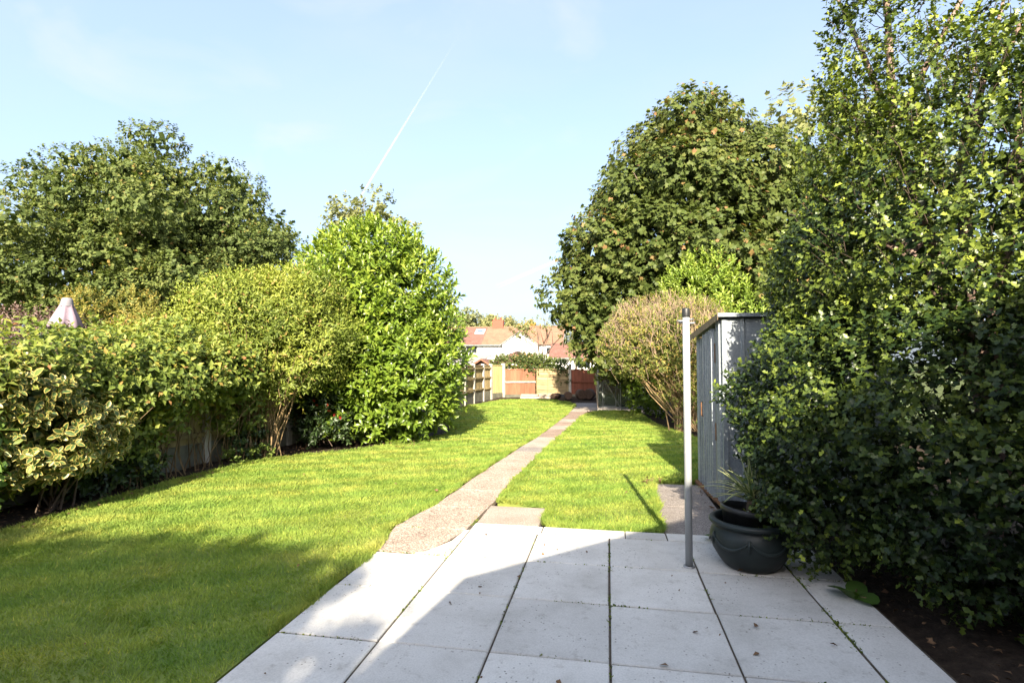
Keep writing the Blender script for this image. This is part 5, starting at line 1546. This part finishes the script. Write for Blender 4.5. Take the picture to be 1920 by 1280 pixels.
# flat grey roofed extension
h3 = thing('extension', (-14.0, 50.0, 0), 'white extension with sloping grey roof below the house window', 'building')
box_obj('wall', M['render_white'], h3, -1.6, 0, 0, 1.9, 3.5, 1.42)
quad_prism([(-1.8, -.3, 1.38), (1.8, -.3, 1.38), (2.5, 3.2, 2.22), (-1.8, 3.2, 2.22)], .08, 'roof', M['grey_roof'], h3)
box_obj('gutter', M['frame_white'], h3, -1.8, -.40, 1.27, 1.8, -.31, 1.36)
# brown summer house
h4 = thing('summer_house', (-9.05, 38.0, 0), 'brown timber summer house gable behind the left fence', 'summer house')
sx_ = .95
box_obj('wall', M['brown_wood'], h4, -sx_, .25, 0, sx_, 2.6, 1.05)
MB().add([(-sx_, .3, 1.05), (sx_, .3, 1.05), (0, .3, 1.62)], [(0, 1, 2)]).build('gable', M['dark_wood'], h4)
for s in (-1, 1):
    e = s * (sx_ + .25)
    pts = [(e, 0, .98), (e, 2.8, .98), (0, 2.8, 1.72), (0, 0, 1.72)]
    quad_prism(pts if s > 0 else pts[::-1], .06, 'roof', M['tile_red'], h4)
    q = [(e, -.006, .86), (0, -.006, 1.60), (0, -.006, 1.73), (e, -.006, .99)]
    MB().add(q + [(x, y + .03, z) for x, y, z in q], [(0, 1, 2, 3), (7, 6, 5, 4), (0, 4, 5, 1), (2, 6, 7, 3)]).build('barge_board', M['brown_wood'], h4)
window(h4, .0, .296, 1.08, .45, 1.32, 1, 'frame_grey')
# small hipped red garage roof
h5 = thing('garage', (-9.35, 54.0, 0), 'white garage with small red hipped roof below the white gable', 'garage')
box_obj('wall', M['render_white'], h5, -2.1, 0, 0, 2.1, 3.5, 1.55)
quad_prism([(-2.3, -.25, 1.48), (2.3, -.25, 1.48), (.25, 1.6, 2.62), (-.25, 1.6, 2.62)], .05, 'roof', M['tile_red'], h5)
quad_prism([(2.3, -.25, 1.48), (2.3, 3.6, 1.48), (.25, 1.62, 2.62), (.25, 1.6, 2.62)], .05, 'roof', M['tile_red'], h5)
quad_prism([(-2.3, 3.6, 1.48), (-2.3, -.25, 1.48), (-.25, 1.6, 2.62), (-.25, 1.62, 2.62)], .05, 'roof', M['tile_red'], h5)
quad_prism([(2.3, 3.6, 1.48), (-2.3, 3.6, 1.48), (-.25, 1.62, 2.62), (.25, 1.62, 2.62)], .05, 'roof', M['tile_red'], h5)

# trees by the houses
def far_tree(base, lab, bl, n, size, mat, tips, r, split, tb=.5, name='garden_tree', lo=.5, rare=0, trunk='bark'):
    t = thing(name, base, lab, 'tree', 'trees around the far houses')
    foliage(t, base, shoots(bl, n, .5, 1, .45, lo=lo, hi=1.1, back=.3), 6, size, T_syc_low(), mat, L=size * 1.8, a0=85, a1=45, up=.7, tbase=tb, tvar=.25, tclump=.2, cs=.5, rare=rare)
    limbs(t, base, base, tips, r, M[trunk], 'trunk', split)
far_tree((-20.5, 74, 0), 'green tree rising behind the roof left of the chimney', lumps((-19.5, 74, 5.4), (3.6, 2.5, 2.5), 24, 1.0), 1500, .30, M['leaf_olive'], [(-20, 74, 7), (-22, 74, 6.5)], .25, (-20.5, 74, 3), .35)
far_tree((-14.3, 72, 0), 'yellowish tree just right of the red chimney', lumps((-14.0, 72, 5.2), (2.2, 2.0, 2.0), 18, .8), 1000, .28, M['leaf_olive'], [(-14, 72, 7), (-15, 72, 6.5)], .2, (-14.3, 72, 3), .55)
far_tree((-11.2, 71, 0), 'rusty brown tree top over the orange roof', lumps((-11.0, 71, 4.9), (1.6, 1.6, 1.6), 14, .6), 700, .26, M['leaf_gold'], [(-11, 71, 6.6), (-12, 71, 6)], .2, (-11.2, 71, 3), .8)
far_tree((-8.6, 52, 0), 'olive tree before the house right of the white gable', lumps((-8.1, 52, 4.7), (.8, .6, .6), 8, .32), 90, .17, M['leaf_olive'], [(-8, 52, 5), (-9.2, 52, 4.6), (-7.4, 52, 4.3)], .10, (-8.6, 52, 2.2), .45)
far_tree((-5.6, 44, 0), 'thin open tree with bare forked limbs before the white house', lumps((-4.5, 44, 4.8), (1.3, .7, .6), 10, .28) + lumps((-6.4, 44, 3.6), (.6, .4, .3), 4, .2), 75, .13, M['leaf_olive'], [(-4.2, 44, 5.2), (-5.4, 44, 4.6), (-7.2, 44, 3.9), (-4.8, 44, 4.2), (-3.4, 44, 4.0)], .11, (-5.5, 44, 1.5), .4, trunk='bark')
far_tree((-2.3, 40, 0), 'bushy tree beside the sycamore in front of the lower house', lumps((-2.0, 40, 3.2), (1.0, .8, 1.4), 16, .4), 260, .15, M['leaf_olive'], [(-2.0, 40, 4.6), (-1.5, 40, 4), (-2.8, 40, 3.8)], .10, (-2.3, 40, 1.6), .25)

# ================================================================== CONTRAILS
def contrail(pts, r, lab, dens):
    P = [Vector(p) for p in pts]
    c = P[len(P) // 2]
    mb = MB().tube([p - c for p in P], r, 10, False)
    k = len(P)
    me = mb.mesh('contrail', M['trail'], True)
    at = me.attributes.new('tint', 'FLOAT', 'POINT')
    at.data.foreach_set('value', np.repeat(np.array(dens, np.float32), 10))
    o = link('contrail', me)
    o.location = c
    tag(o, lab, 'contrail')
A, B = np.array([-1416, 2934, 1000.]), np.array([-430, 1538, 1000.])
pts = [A + (B - A) * f for f in np.linspace(-.15, 1, 9)]
contrail(pts, [3.5, 4, 4, 3.8, 3.4, 3, 2.4, 2, 1.6], 'long straight contrail above the laurel', [.2, .36, .40, .36, .28, .2, .11, .05, 0])
A, B = np.array([-1448, 6926, 1000.]), np.array([-300, 4900, 1000.])
pts = [A + (B - A) * f for f in np.linspace(0, 1, 7)]
contrail(pts, [26, 24, 20, 16, 13, 11, 10], 'short contrail low beside the sycamore', [0, .1, .22, .38, .5, .5, .4])
